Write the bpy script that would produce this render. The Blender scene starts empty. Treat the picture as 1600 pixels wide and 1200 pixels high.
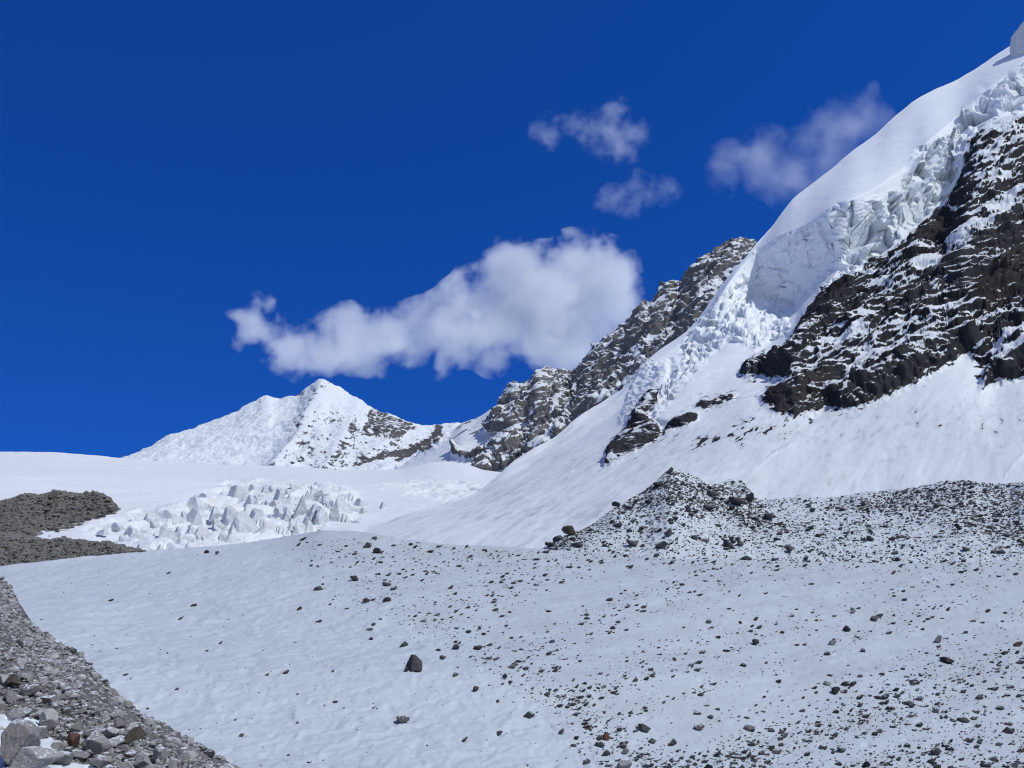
import bpy, math, random
import numpy as np

# ------------------------------------------------------------------ camera, sky, sun, exposure
scene = bpy.context.scene
col = scene.collection
F = 1386.0                      # focal length in pixels of a 1600 px wide frame
PITCH = math.radians(11.0)
SP, CP = math.sin(PITCH), math.cos(PITCH)

cam_data = bpy.data.cameras.new("camera")
cam_data.sensor_width = 36.0
cam_data.lens = 36.0 * F / 1600.0
cam_data.clip_start = 0.5
cam_data.clip_end = 60000.0
cam = bpy.data.objects.new("camera", cam_data)
cam.rotation_euler = (math.radians(90) + PITCH, 0, 0)
col.objects.link(cam)
scene.camera = cam

SUN_EL, SUN_AZ = math.radians(53), math.radians(121)     # azimuth clockwise from +Y (the view direction)
world = bpy.data.worlds.new("World")
scene.world = world
world.use_nodes = True
wn, wl = world.node_tree.nodes, world.node_tree.links
wn.clear()
sky = wn.new("ShaderNodeTexSky")
sky.sky_type = 'NISHITA'
sky.sun_disc = False
sky.sun_elevation = SUN_EL
sky.sun_rotation = SUN_AZ
sky.altitude = 5200
sky.air_density = 0.5
sky.dust_density = 0.1
sky.ozone_density = 2.0
# the thin air of high altitude: the pale band at the horizon is narrower than the model's
stc = wn.new("ShaderNodeTexCoord")
sva = wn.new("ShaderNodeVectorMath"); sva.operation = 'ADD'; sva.inputs[1].default_value = (0, 0, 0.30)
svn = wn.new("ShaderNodeVectorMath"); svn.operation = 'NORMALIZE'
wl.new(stc.outputs["Generated"], sva.inputs[0]); wl.new(sva.outputs[0], svn.inputs[0]); wl.new(svn.outputs[0], sky.inputs["Vector"])
hsv = wn.new("ShaderNodeHueSaturation")
hsv.inputs["Hue"].default_value = 0.517
hsv.inputs["Saturation"].default_value = 1.32
hsv.inputs["Value"].default_value = 3.35
bg = wn.new("ShaderNodeBackground")
bg.inputs["Strength"].default_value = 0.10
wo = wn.new("ShaderNodeOutputWorld")
wl.new(sky.outputs[0], hsv.inputs["Color"])
# added fill light: broken white cloud put into the unseen sky behind the camera
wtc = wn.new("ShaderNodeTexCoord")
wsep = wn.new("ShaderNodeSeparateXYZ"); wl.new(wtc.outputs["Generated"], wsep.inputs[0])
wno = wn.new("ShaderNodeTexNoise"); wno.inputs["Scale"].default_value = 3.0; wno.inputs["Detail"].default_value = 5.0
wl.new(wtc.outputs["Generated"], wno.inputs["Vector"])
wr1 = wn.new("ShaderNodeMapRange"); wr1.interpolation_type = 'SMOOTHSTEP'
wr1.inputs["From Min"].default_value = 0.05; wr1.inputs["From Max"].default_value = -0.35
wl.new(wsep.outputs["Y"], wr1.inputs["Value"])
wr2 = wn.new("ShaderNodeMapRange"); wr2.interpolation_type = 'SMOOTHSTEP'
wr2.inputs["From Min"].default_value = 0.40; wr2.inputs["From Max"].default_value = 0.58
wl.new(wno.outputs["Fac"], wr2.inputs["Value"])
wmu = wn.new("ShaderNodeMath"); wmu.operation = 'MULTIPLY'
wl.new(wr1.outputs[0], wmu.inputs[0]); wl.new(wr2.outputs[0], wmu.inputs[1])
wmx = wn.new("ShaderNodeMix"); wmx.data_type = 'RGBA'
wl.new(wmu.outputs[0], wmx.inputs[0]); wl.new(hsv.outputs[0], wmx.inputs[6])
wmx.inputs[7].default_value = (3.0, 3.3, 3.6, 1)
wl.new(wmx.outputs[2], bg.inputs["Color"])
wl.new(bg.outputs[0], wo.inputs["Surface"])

sd_ = bpy.data.lights.new("sun", 'SUN')
sd_.energy = 2.65
sd_.angle = math.radians(0.5)
sd_.color = (1.0, 0.98, 0.92)
sun = bpy.data.objects.new("sun", sd_)
sun.rotation_euler = (math.radians(90) - SUN_EL, 0, -SUN_AZ + math.pi)
# lamp's -Z must point away from the sun position
from mathutils import Vector
sdir = Vector((math.sin(SUN_AZ) * math.cos(SUN_EL), math.cos(SUN_AZ) * math.cos(SUN_EL), math.sin(SUN_EL)))
sun.rotation_euler = sdir.to_track_quat('Z', 'Y').to_euler()
col.objects.link(sun)

scene.view_settings.view_transform = 'Standard'
scene.view_settings.look = 'None'
scene.view_settings.exposure = 0.0
scene.view_settings.gamma = 1.0
scene.render.engine = 'CYCLES'
scene.cycles.max_bounces = 8
scene.cycles.diffuse_bounces = 3
scene.cycles.glossy_bounces = 1
scene.cycles.transmission_bounces = 1
scene.cycles.volume_bounces = 6
scene.cycles.transparent_max_bounces = 8
scene.cycles.use_denoising = True
scene.cycles.filter_width = 1.15
scene.cycles.volume_step_rate = 1.0
scene.cycles.volume_max_steps = 128

# ------------------------------------------------------------------ numpy helpers
rng = np.random.default_rng(7)
_perm = rng.permutation(256)
_perm = np.concatenate([_perm, _perm, _perm]).astype(np.int32)
_g = rng.normal(size=(256, 3))
_g /= np.linalg.norm(_g, axis=1)[:, None]
_g = _g.astype(np.float32)


def perlin(p):
    """gradient noise, p (...,3) -> about -1..1"""
    sh = p.shape[:-1]
    p = p.reshape(-1, 3)
    out = np.empty(len(p), np.float32)
    for a in range(0, len(p), 200000):
        q = p[a:a + 200000]
        i = np.floor(q).astype(np.int64)
        f = (q - i).astype(np.float32)
        i = (i & 255).astype(np.int32)
        u = f * f * f * (f * (f * 6 - 15) + 10)
        r = None
        res = 0
        for dx in (0, 1):
            wx = u[:, 0] if dx else 1 - u[:, 0]
            hx = _perm[(i[:, 0] + dx) & 255]
            for dy in (0, 1):
                wy = u[:, 1] if dy else 1 - u[:, 1]
                hy = _perm[hx + ((i[:, 1] + dy) & 255)]
                for dz in (0, 1):
                    wz = u[:, 2] if dz else 1 - u[:, 2]
                    g = _g[_perm[hy + ((i[:, 2] + dz) & 255)]]
                    d = g[:, 0] * (f[:, 0] - dx) + g[:, 1] * (f[:, 1] - dy) + g[:, 2] * (f[:, 2] - dz)
                    res = res + wx * wy * wz * d
        out[a:a + 200000] = res * 1.6
    return out.reshape(sh)


def fbm(p, octaves=5, gain=0.5, ridged=False, seed=0.0):
    s, a, tot = 0, 1.0, 0
    q = p + np.array([seed * 17.3, seed * 5.1, seed * 9.7])
    for _ in range(octaves):
        n = perlin(q)
        if ridged:
            n = 1 - 2 * np.abs(n)
        s = s + a * n
        tot += a
        a *= gain
        q = q * 2.03 + 13.7
    return s / tot


def hash3(i, k):
    i = i.astype(np.int64)
    h = (i[..., 0] * 73856093) ^ (i[..., 1] * 19349663) ^ (i[..., 2] * 83492791) ^ (k * 2654435761)
    h = (h ^ (h >> 13)) * 1274126177 & 0x7fffffff
    h = (h ^ (h >> 15)) * 2246822519 & 0x7fffffff
    return (h & 0xffff) / 65535.0


def worley(p):
    """nearest feature cell: returns (delta vector to the centre, cell id ints, f1, f2)"""
    base = np.floor(p)
    best = np.full(len(p), 1e9)
    sec = np.full(len(p), 1e9)
    bd = np.zeros_like(p)
    bi = np.zeros_like(p)
    for dx in (-1, 0, 1):
        for dy in (-1, 0, 1):
            for dz in (-1, 0, 1):
                c = base + np.array([dx, dy, dz])
                ctr = c + np.stack([hash3(c, 1), hash3(c, 2), hash3(c, 3)], -1)
                d = p - ctr
                l = (d * d).sum(-1)
                m = l < best
                sec = np.where(m, best, np.minimum(sec, l))
                best = np.where(m, l, best)
                bd[m] = d[m]
                bi[m] = c[m]
    return bd, bi, np.sqrt(best), np.sqrt(sec)


def blocks(p, tilt=0.9):
    """angular block relief: every cell a randomly raised and tilted facet"""
    d, i, f1, f2 = worley(p)
    n = np.stack([hash3(i, 5), hash3(i, 6), hash3(i, 7)], -1) - 0.5
    return (hash3(i, 8) - 0.5) + tilt * 2 * (n * d).sum(-1), f2 - f1


def sstep(x, a, b):
    t = np.clip((x - a) / (b - a), 0, 1)
    return t * t * (3 - 2 * t)


def pchip(xs, ys, x):
    xs, ys = np.asarray(xs, float), np.asarray(ys, float)
    h = np.diff(xs)
    s = np.diff(ys) / h
    m = np.zeros_like(ys)
    m[0], m[-1] = s[0], s[-1]
    for k in range(1, len(xs) - 1):
        if s[k - 1] * s[k] > 0:
            w1, w2 = 2 * h[k] + h[k - 1], h[k] + 2 * h[k - 1]
            m[k] = (w1 + w2) / (w1 / s[k - 1] + w2 / s[k])
    x = np.clip(x, xs[0], xs[-1])
    k = np.clip(np.searchsorted(xs, x, side='right') - 1, 0, len(h) - 1)
    t = (x - xs[k]) / h[k]
    return ((1 + 2 * t) * (1 - t) ** 2 * ys[k] + t * (1 - t) ** 2 * h[k] * m[k]
            + t * t * (3 - 2 * t) * ys[k + 1] + t * t * (t - 1) * h[k] * m[k + 1])


def P(px, py, D):
    """the world point that stands D metres ahead in the direction of pixel (px, py)"""
    px, py, D = np.broadcast_arrays(np.asarray(px, float), np.asarray(py, float), np.asarray(D, float))
    u = -(py - 600) / F
    Y = CP - u * SP
    Z = SP + u * CP
    return np.stack([D * ((px - 800) / F) / Y, D, D * Z / Y], -1)


def proj(p):
    yc = p[..., 1] * CP + p[..., 2] * SP
    zc = -p[..., 1] * SP + p[..., 2] * CP
    return 800 + F * p[..., 0] / yc, 600 - F * zc / yc


def sdist(px, py, poly):
    """signed distance in pixels to a polygon, negative inside"""
    poly = np.asarray(poly, float)
    d = np.full(px.shape, 1e9)
    ins = np.zeros(px.shape, bool)
    n = len(poly)
    for k in range(n):
        a, b = poly[k], poly[(k + 1) % n]
        e = b - a
        wx, wy = px - a[0], py - a[1]
        t = np.clip((wx * e[0] + wy * e[1]) / (e @ e + 1e-9), 0, 1)
        d = np.minimum(d, (wx - t * e[0]) ** 2 + (wy - t * e[1]) ** 2)
        c = ((a[1] > py) != (b[1] > py)) & (px < (b[0] - a[0]) * (py - a[1]) / (b[1] - a[1] + 1e-12) + a[0])
        ins ^= c
    d = np.sqrt(d)
    return np.where(ins, -d, d)


def grid_normals(p):
    du = np.gradient(p, axis=1)
    dv = np.gradient(p, axis=0)
    n = np.cross(du, dv)
    n /= np.linalg.norm(n, axis=-1)[..., None] + 1e-12
    view = p / np.linalg.norm(p, axis=-1)[..., None]
    flip = (n * view).sum(-1).mean() > 0
    return -n if flip else n


def blur(a, sr, sc):
    for ax, s in ((0, sr), (1, sc)):
        if s <= 0:
            continue
        r = int(3 * s) + 1
        k = np.exp(-0.5 * (np.arange(-r, r + 1) / s) ** 2)
        k /= k.sum()
        pad = [(r, r) if i == ax else (0, 0) for i in range(a.ndim)]
        b = np.pad(a, pad, mode='edge')
        a = sum(k[j] * np.take(b, np.arange(j, j + a.shape[ax]), axis=ax) for j in range(2 * r + 1))
    return a


def loft(lines, x0, x1, ncol, rows):
    """lines: polylines of (px, py, D) from the bottom up -> grids of px, py, D"""
    xs = np.linspace(x0, x1, ncol)
    ly = np.array([pchip([q[0] for q in l], [q[1] for q in l], xs) for l in lines])
    ld = np.array([pchip([q[0] for q in l], [q[2] for q in l], xs) for l in lines])
    for k in range(1, len(lines)):
        ly[k] = np.minimum(ly[k], ly[k - 1] - 0.02)
    y, d = [], []
    for k in range(len(lines) - 1):
        t = np.linspace(0, 1, rows[k], endpoint=False)[:, None]
        y.append(ly[k] * (1 - t) + ly[k + 1] * t)
        d.append(ld[k] * (1 - t) + ld[k + 1] * t)
    y.append(ly[-1:])
    d.append(ld[-1:])
    return np.broadcast_to(xs, np.concatenate(y).shape).copy(), np.concatenate(y), np.concatenate(d)


def add_back(p, n=8, reach=0.15, drop=0.8):
    """the far side of a crest: rows that run on behind the top row and go down"""
    top = p[-1:]
    D = top[..., 1:2].mean()
    rows = []
    for k in range(1, n + 1):
        t = D * reach * (k / n) ** 2
        q = top + np.array([0, t, -t * drop])
        rows.append(q)
    return np.concatenate([p] + rows)


# ------------------------------------------------------------------ mesh building
def tag(o, label=None, cat=None, group=None, kind=None):
    if label:
        o["label"] = label
    if cat:
        o["category"] = cat
    if group:
        o["group"] = group
    if kind:
        o["kind"] = kind
    return o


def mesh_from(name, v, f, mat, attrs=None, cols=None, smooth=True):
    me = bpy.data.meshes.new(name)
    f = np.asarray(f, np.int32)
    me.vertices.add(len(v))
    me.vertices.foreach_set("co", np.ascontiguousarray(v, np.float32).ravel())
    me.loops.add(f.size)
    me.loops.foreach_set("vertex_index", f.ravel())
    me.polygons.add(len(f))
    me.polygons.foreach_set("loop_start", np.arange(0, f.size, f.shape[1], dtype=np.int32))
    me.update(calc_edges=True)
    me.polygons.foreach_set("use_smooth", np.full(len(f), smooth, bool))
    for k, a in (attrs or {}).items():
        at = me.attributes.new(k, 'FLOAT', 'POINT')
        at.data.foreach_set("value", np.ascontiguousarray(a, np.float32).ravel())
    for k, a in (cols or {}).items():
        at = me.attributes.new(k, 'FLOAT_COLOR', 'POINT')
        c = np.ones((len(v), 4), np.float32)
        c[:, :3] = a
        at.data.foreach_set("color", c.ravel())
    me.materials.append(mat)
    me.validate()
    return me


def link(name, me):
    o = bpy.data.objects.new(name, me)
    col.objects.link(o)
    return o


def grid_faces(nr, nc):
    i = np.arange(nr * nc).reshape(nr, nc)
    return np.stack([i[:-1, :-1], i[:-1, 1:], i[1:, 1:], i[1:, :-1]], -1).reshape(-1, 4)


def grid_obj(name, p, mat, attrs=None, cols=None, smooth=True, keep=None):
    nr, nc = p.shape[:2]
    f = grid_faces(nr, nc)
    v = p.reshape(-1, 3)
    at = {k: a.reshape(-1) for k, a in (attrs or {}).items()}
    co = {k: a.reshape(-1, 3) for k, a in (cols or {}).items()}
    if keep is not None:
        f = f[keep.reshape(-1)]
        used = np.unique(f)
        remap = np.zeros(len(v), np.int64)
        remap[used] = np.arange(len(used))
        f = remap[f]
        v = v[used]
        at = {k: a[used] for k, a in at.items()}
        co = {k: a[used] for k, a in co.items()}
    return link(name, mesh_from(name, v, f, mat, at, co, smooth))


def ridge_line(px, py, pts):
    d = np.full(px.shape, 1e9)
    for a, b_ in zip(pts[:-1], pts[1:]):
        e = np.array(b_, float) - np.array(a, float)
        t = np.clip(((px - a[0]) * e[0] + (py - a[1]) * e[1]) / (e @ e), 0, 1)
        d = np.minimum(d, np.hypot(px - a[0] - t * e[0], py - a[1] - t * e[1]))
    return d


class Surface:
    """finds the point of a terrain grid that shows at a pixel"""

    def __init__(self, p):
        self.p = p
        self.n = grid_normals(p)
        self.x, self.y = proj(p)
        self.cx = self.x.mean(0)

    def at(self, px, py):
        c = np.searchsorted(self.cx, px)
        c = min(max(c, 1), len(self.cx) - 1)
        if abs(self.cx[c - 1] - px) < abs(self.cx[c] - px):
            c -= 1
        y = self.y[:, c]
        r = int(np.argmin(np.abs(y - py)))
        q = self.p[r, c].copy()
        q[0] += (px - self.x[r, c]) * q[1] / F
        # move along the column to the exact row
        r2 = min(max(r + (1 if (y[r] > py) else -1), 0), len(y) - 1)
        if r2 != r and abs(y[r2] - y[r]) > 1e-6:
            t = np.clip((py - y[r]) / (y[r2] - y[r]), 0, 1)
            q = q + t * (self.p[r2, c] - self.p[r, c])
        return q, self.n[r, c]


# ------------------------------------------------------------------ materials
def new_mat(name):
    m = bpy.data.materials.new(name)
    m.use_nodes = True
    nt = m.node_tree
    nt.nodes.clear()
    out = nt.nodes.new("ShaderNodeOutputMaterial")
    return m, nt, nt.nodes, nt.links, out


def noise_node(nt, vec, scale, detail=4, rough=0.6):
    n = nt.nodes.new("ShaderNodeTexNoise")
    n.inputs["Scale"].default_value = scale
    n.inputs["Detail"].default_value = detail
    n.inputs["Roughness"].default_value = rough
    nt.links.new(vec, n.inputs["Vector"])
    return n.outputs["Fac"]


def math_node(nt, op, a, b=None, c=None, clamp=False):
    n = nt.nodes.new("ShaderNodeMath")
    n.operation = op
    n.use_clamp = clamp
    for k, v in enumerate((a, b, c)):
        if v is None:
            continue
        if isinstance(v, (int, float)):
            n.inputs[k].default_value = v
        else:
            nt.links.new(v, n.inputs[k])
    return n.outputs[0]


def mix_col(nt, fac, a, b):
    n = nt.nodes.new("ShaderNodeMix")
    n.data_type = 'RGBA'
    for s, v in ((n.inputs[0], fac), (n.inputs[6], a), (n.inputs[7], b)):
        if isinstance(v, (int, float)):
            s.default_value = v
        elif isinstance(v, tuple):
            s.default_value = v + (1,)
        else:
            nt.links.new(v, s)
    return n.outputs[2]


SNOW = (0.745, 0.80, 0.84)


def alpine_mat(name, snow_scale, edge=0.5, sharp=6.0, grain=1.0, bump=0.3, bump_dist=0.5, snow=SNOW, rough_rock=0.9):
    """rock whose tint comes from the mesh, under snow where the mesh says snow lies (attribute > 0)"""
    m, nt, N, L, out = new_mat(name)
    geo = N.new("ShaderNodeNewGeometry")
    pos = geo.outputs["Position"]
    a = N.new("ShaderNodeAttribute"); a.attribute_name = "snow"
    t = N.new("ShaderNodeAttribute"); t.attribute_name = "tint"
    nz = noise_node(nt, pos, snow_scale, 5, 0.65)
    k = math_node(nt, 'MULTIPLY_ADD', math_node(nt, 'SUBTRACT', nz, 0.5), edge, a.outputs["Fac"])
    fac = math_node(nt, 'MULTIPLY_ADD', k, sharp, 0.5, clamp=True)
    g1 = noise_node(nt, pos, snow_scale * 0.7 * grain, 6, 0.7)
    gr = math_node(nt, 'MULTIPLY_ADD', g1, 1.6, 0.2)
    vm = N.new("ShaderNodeVectorMath"); vm.operation = 'SCALE'
    L.new(t.outputs["Color"], vm.inputs[0]); L.new(gr, vm.inputs["Scale"])
    sc = noise_node(nt, pos, snow_scale * 0.12, 4, 0.6)
    snowc = mix_col(nt, sc, tuple(c * 0.95 for c in snow), tuple(min(1, c * 1.05) for c in snow))
    du = N.new("ShaderNodeAttribute"); du.attribute_name = "dust"
    dk = math_node(nt, 'MULTIPLY', du.outputs["Fac"], math_node(nt, 'MULTIPLY_ADD', sc, 1.0, 0.5), clamp=True)
    snowc = mix_col(nt, dk, snowc, (0.36, 0.37, 0.39))
    c = mix_col(nt, fac, vm.outputs[0], snowc)
    b = N.new("ShaderNodeBsdfPrincipled")
    L.new(c, b.inputs["Base Color"])
    b.inputs["Roughness"].default_value = rough_rock
    b.inputs["Specular IOR Level"].default_value = 0.2
    bp = N.new("ShaderNodeBump")
    bp.inputs["Strength"].default_value = bump
    bp.inputs["Distance"].default_value = bump_dist
    L.new(g1, bp.inputs["Height"])
    L.new(bp.outputs[0], b.inputs["Normal"])
    L.new(b.outputs[0], out.inputs[0])
    return m


def stone_mat(name, c1, c2, scale, snow_amount=0.0, lo=0.5, hi=1.5, bump=0.5, bump_dist=0.05):
    m, nt, N, L, out = new_mat(name)
    geo = N.new("ShaderNodeNewGeometry")
    tc = N.new("ShaderNodeTexCoord")
    oi = N.new("ShaderNodeObjectInfo")
    pos = tc.outputs["Object"]
    ra = N.new("ShaderNodeAttribute"); ra.attribute_name = "shade"
    g1 = noise_node(nt, pos, scale, 6, 0.7)
    g2 = noise_node(nt, geo.outputs["Position"], scale * 2.5, 4, 0.7)
    base = mix_col(nt, g1, c1, c2)
    rnd = math_node(nt, 'ADD', oi.outputs["Random"], ra.outputs["Fac"])
    rnd = math_node(nt, 'FRACT', rnd)
    k = math_node(nt, 'MULTIPLY_ADD', rnd, hi - lo, lo)
    k = math_node(nt, 'MULTIPLY', k, math_node(nt, 'MULTIPLY_ADD', g2, 1.0, 0.5))
    vm = N.new("ShaderNodeVectorMath"); vm.operation = 'SCALE'
    L.new(base, vm.inputs[0]); L.new(k, vm.inputs["Scale"])
    c = vm.outputs[0]
    if snow_amount > 0:
        sx = N.new("ShaderNodeSeparateXYZ"); L.new(geo.outputs["True Normal"], sx.inputs[0])
        h = math_node(nt, 'ADD', sx.outputs["Z"], math_node(nt, 'MULTIPLY', math_node(nt, 'SUBTRACT', g2, 0.5), 1.2))
        f = math_node(nt, 'MULTIPLY', math_node(nt, 'SUBTRACT', h, 1.0 - snow_amount), 8.0, clamp=True)
        c = mix_col(nt, f, c, SNOW)
    b = N.new("ShaderNodeBsdfPrincipled")
    L.new(c, b.inputs["Base Color"])
    b.inputs["Roughness"].default_value = 0.85
    b.inputs["Specular IOR Level"].default_value = 0.25
    bp = N.new("ShaderNodeBump")
    bp.inputs["Strength"].default_value = bump
    bp.inputs["Distance"].default_value = bump_dist
    L.new(g1, bp.inputs["Height"])
    L.new(bp.outputs[0], b.inputs["Normal"])
    L.new(b.outputs[0], out.inputs[0])
    return m


M_SLOPE = alpine_mat("slope_snow", 0.25, 0.5, 5, bump=0.3, bump_dist=0.6, snow=(0.83, 0.89, 0.93))
M_FACE = alpine_mat("dark_rock", 0.35, 0.7, 6, bump=0.7, bump_dist=1.0)
M_ICE = alpine_mat("glacier_ice", 0.3, 0.4, 5, bump=0.25, bump_dist=0.5, snow=(0.79, 0.84, 0.875))
M_RIDGE = alpine_mat("ridge_rock", 0.12, 0.7, 6, bump=0.7, bump_dist=2.0)
M_PEAK = alpine_mat("peak_rock", 0.05, 0.7, 6, bump=0.5, bump_dist=4.0)
M_GLAC = alpine_mat("icefall_snow", 0.3, 0.3, 5, bump=0.3, bump_dist=0.5, snow=(0.76, 0.80, 0.83))
M_FIELD = alpine_mat("field_snow", 1.6, 0.5, 5, bump=0.4, bump_dist=0.10, snow=(0.55, 0.62, 0.67))
M_HILL = alpine_mat("moraine_rubble", 1.2, 1.0, 7, bump=0.6, bump_dist=0.3, snow=(0.575, 0.635, 0.675))
M_GREY = alpine_mat("grey_rubble", 1.8, 0.8, 6, bump=1.0, bump_dist=0.8)
M_SCREE = alpine_mat("scree_gravel", 7.0, 0.8, 6, bump=0.8, bump_dist=0.05)
M_DARK = stone_mat("dark_stone", (0.035, 0.036, 0.040), (0.10, 0.10, 0.105), 2.0, 0.10)
M_STONE = stone_mat("grey_stone", (0.19, 0.192, 0.19), (0.42, 0.42, 0.41), 6.0, 0.10, 0.45, 1.35, bump_dist=0.03)
M_BROWN = stone_mat("brown_stone", (0.05, 0.047, 0.038), (0.13, 0.115, 0.09), 5.0, 0.0, 0.8, 1.1, bump_dist=0.03)
M_RED = stone_mat("rusty_stone", (0.07, 0.042, 0.034), (0.15, 0.085, 0.065), 5.0, 0.0, 0.9, 1.1, bump_dist=0.03)
M_SERAC = stone_mat("serac_ice", (0.50, 0.525, 0.56), (0.74, 0.78, 0.81), 0.16, 0.0, 0.94, 1.02, bump=0.4, bump_dist=0.4)


def tint(shape, c, var=None):
    t = np.ones(shape + (3,), np.float32) * np.array(c, np.float32)
    if var is not None:
        t = t * var[..., None]
    return t


# ------------------------------------------------------------------ the ground sheet far below everything
g = 30000.0
gr = link("ground", mesh_from("ground", [(-g, -g, -60), (g, -g, -60), (g, g, -60), (-g, g, -60)], [(0, 1, 2, 3)], M_SLOPE,
                              {"snow": np.full(4, 2.0)}, {"tint": np.full((4, 3), 0.2)}))
tag(gr, kind='structure')

# ------------------------------------------------------------------ the right-hand mountain: apron, rock face, hanging glacier
TOP_R = [(500, 848, 420), (520, 840, 430), (560, 829, 445), (620, 807, 480), (690, 788, 520), (745, 768, 560), (775, 745, 590), (800, 722, 620),
         (830, 703, 650), (870, 680, 690), (905, 650, 720), (950, 622, 750), (990, 592, 780), (1010, 565, 790), (1030, 547, 800),
         (1060, 527, 810), (1090, 500, 820), (1110, 470, 828), (1140, 430, 838), (1165, 402, 845), (1180, 383, 850), (1205, 355, 862),
         (1225, 328, 872), (1240, 310, 880), (1270, 286, 890), (1300, 263, 900), (1330, 237, 912), (1370, 208, 925), (1400, 180, 935),
         (1440, 150, 942), (1500, 122, 950), (1550, 90, 955), (1600, 58, 960), (1700, -5, 970), (1800, -65, 980)]
LIP_R = [(500, 849, 412), (620, 810, 472), (745, 772, 548), (800, 730, 604), (870, 690, 670), (950, 635, 725), (1030, 560, 775), (1090, 515, 795),
         (1140, 440, 815), (1165, 410, 838), (1180, 395, 842), (1215, 370, 816), (1260, 350, 780), (1300, 325, 748), (1325, 314, 734),
         (1370, 292, 752), (1420, 255, 790), (1450, 222, 812), (1500, 178, 850), (1550, 132, 858), (1600, 100, 862), (1800, 0, 870)]
BASE_R = [(500, 850, 408), (620, 813, 462), (745, 777, 530), (800, 742, 580), (870, 702, 640), (950, 655, 690), (1030, 585, 740), (1090, 545, 760),
          (1140, 490, 792), (1165, 470, 822), (1180, 462, 838), (1215, 470, 824), (1240, 478, 802), (1260, 460, 786), (1300, 425, 754), (1330, 412, 736),
          (1390, 375, 742), (1440, 330, 758), (1480, 298, 776), (1515, 205, 812), (1560, 168, 822), (1600, 160, 820), (1800, 110, 810)]
ROCK_R = [(500, 851, 404), (620, 816, 452), (745, 783, 505), (800, 755, 545), (870, 720, 580), (950, 680, 610), (1030, 630, 640), (1100, 590, 655),
          (1150, 575, 650), (1190, 570, 640), (1235, 530, 655), (1260, 495, 680), (1300, 452, 705), (1330, 435, 712), (1390, 395, 725), (1440, 350, 740),
          (1480, 320, 750), (1515, 222, 790), (1560, 185, 800), (1600, 180, 795), (1800, 140, 780)]
FOOT_R = [(500, 854, 392), (620, 824, 420), (745, 798, 430), (800, 782, 440), (880, 758, 455), (945, 732, 470), (1030, 692, 495), (1100, 660, 510),
          (1190, 640, 500), (1260, 655, 475), (1330, 640, 475), (1420, 600, 485), (1510, 560, 500), (1560, 600, 465), (1600, 592, 460), (1800, 540, 450)]
MID_R = [(500, 858, 380), (620, 834, 385), (745, 818, 380), (880, 800, 375), (1000, 770, 375), (1100, 745, 385), (1200, 730, 390), (1300, 730, 380),
         (1450, 715, 375), (1600, 705, 360), (1800, 690, 350)]
BOT_R = [(500, 872, 350), (700, 876, 300), (900, 880, 275), (1200, 880, 265), (1800, 880, 255)]

px, py, D = loft([BOT_R, MID_R, FOOT_R, ROCK_R, BASE_R, LIP_R, TOP_R], 500, 1800, 860, [70, 110, 210, 70, 120, 120])
D = blur(D, 3, 4)

FACE = [(1186, 622), (1200, 606), (1222, 596), (1200, 592), (1165, 596), (1154, 582), (1160, 566), (1200, 550), (1232, 538), (1238, 522), (1246, 506),
        (1254, 490), (1272, 468), (1284, 452), (1302, 440), (1332, 428), (1366, 404), (1394, 390), (1420, 372), (1442, 346), (1478, 318),
        (1496, 290), (1506, 250), (1514, 222), (1532, 200), (1566, 183), (1610, 176), (1810, 140), (1810, 545), (1600, 592), (1576, 601),
        (1550, 604), (1532, 612), (1530, 590), (1538, 574), (1520, 570), (1512, 558), (1504, 556), (1474, 576), (1430, 602), (1400, 616), (1374, 628),
        (1340, 640), (1318, 644), (1300, 640), (1284, 644), (1262, 650), (1240, 653), (1216, 648), (1196, 636)]
CROPS = [[(943, 730), (948, 700), (962, 682), (980, 668), (990, 648), (1004, 622), (1018, 608), (1029, 612), (1026, 634), (1010, 650), (1030, 662),
          (1034, 682), (1012, 694), (984, 712), (962, 724)],
         [(1034, 684), (1044, 662), (1060, 652), (1092, 642), (1090, 656), (1062, 674)],
         [(1083, 638), (1098, 622), (1130, 614), (1152, 616), (1146, 626), (1118, 634), (1100, 640)],
         [(1182, 730), (1204, 706), (1226, 694), (1248, 684), (1232, 700), (1208, 716)],
         [(1148, 655), (1170, 657), (1196, 667), (1188, 670), (1164, 663)],
         [(1566, 752), (1570, 738), (1588, 716), (1602, 700), (1604, 708), (1586, 728), (1574, 744)],
         [(880, 757), (888, 735), (900, 712), (908, 716), (896, 740), (890, 752)]]
w = fbm(np.stack([px / 26, py / 15, D * 0], -1), 5, 0.6, seed=3)
w2 = fbm(np.stack([px / 7, py / 5, D * 0], -1), 3, 0.6, seed=4)
sdf = sdist(px, py, FACE) + w * 9 + w2 * 4
sdc = [sdist(px, py, c) + w * 5 + w2 * 3 for c in CROPS]
sdc[3] += 2; sdc[4] += 1; sdc[5] += 2; sdc[6] += 4

# the rock stands proud of the snow
sdf0 = sdist(px, py, FACE) + w * 9
D = D - 10 * sstep(-sdf0, -4, 26)
for c, a in zip(CROPS, (15, 9, 8, 0.5, 0.5, 0.5, 2)):
    D = D - a * sstep(-(sdist(px, py, c) + w * 5), -3, 15)
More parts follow.
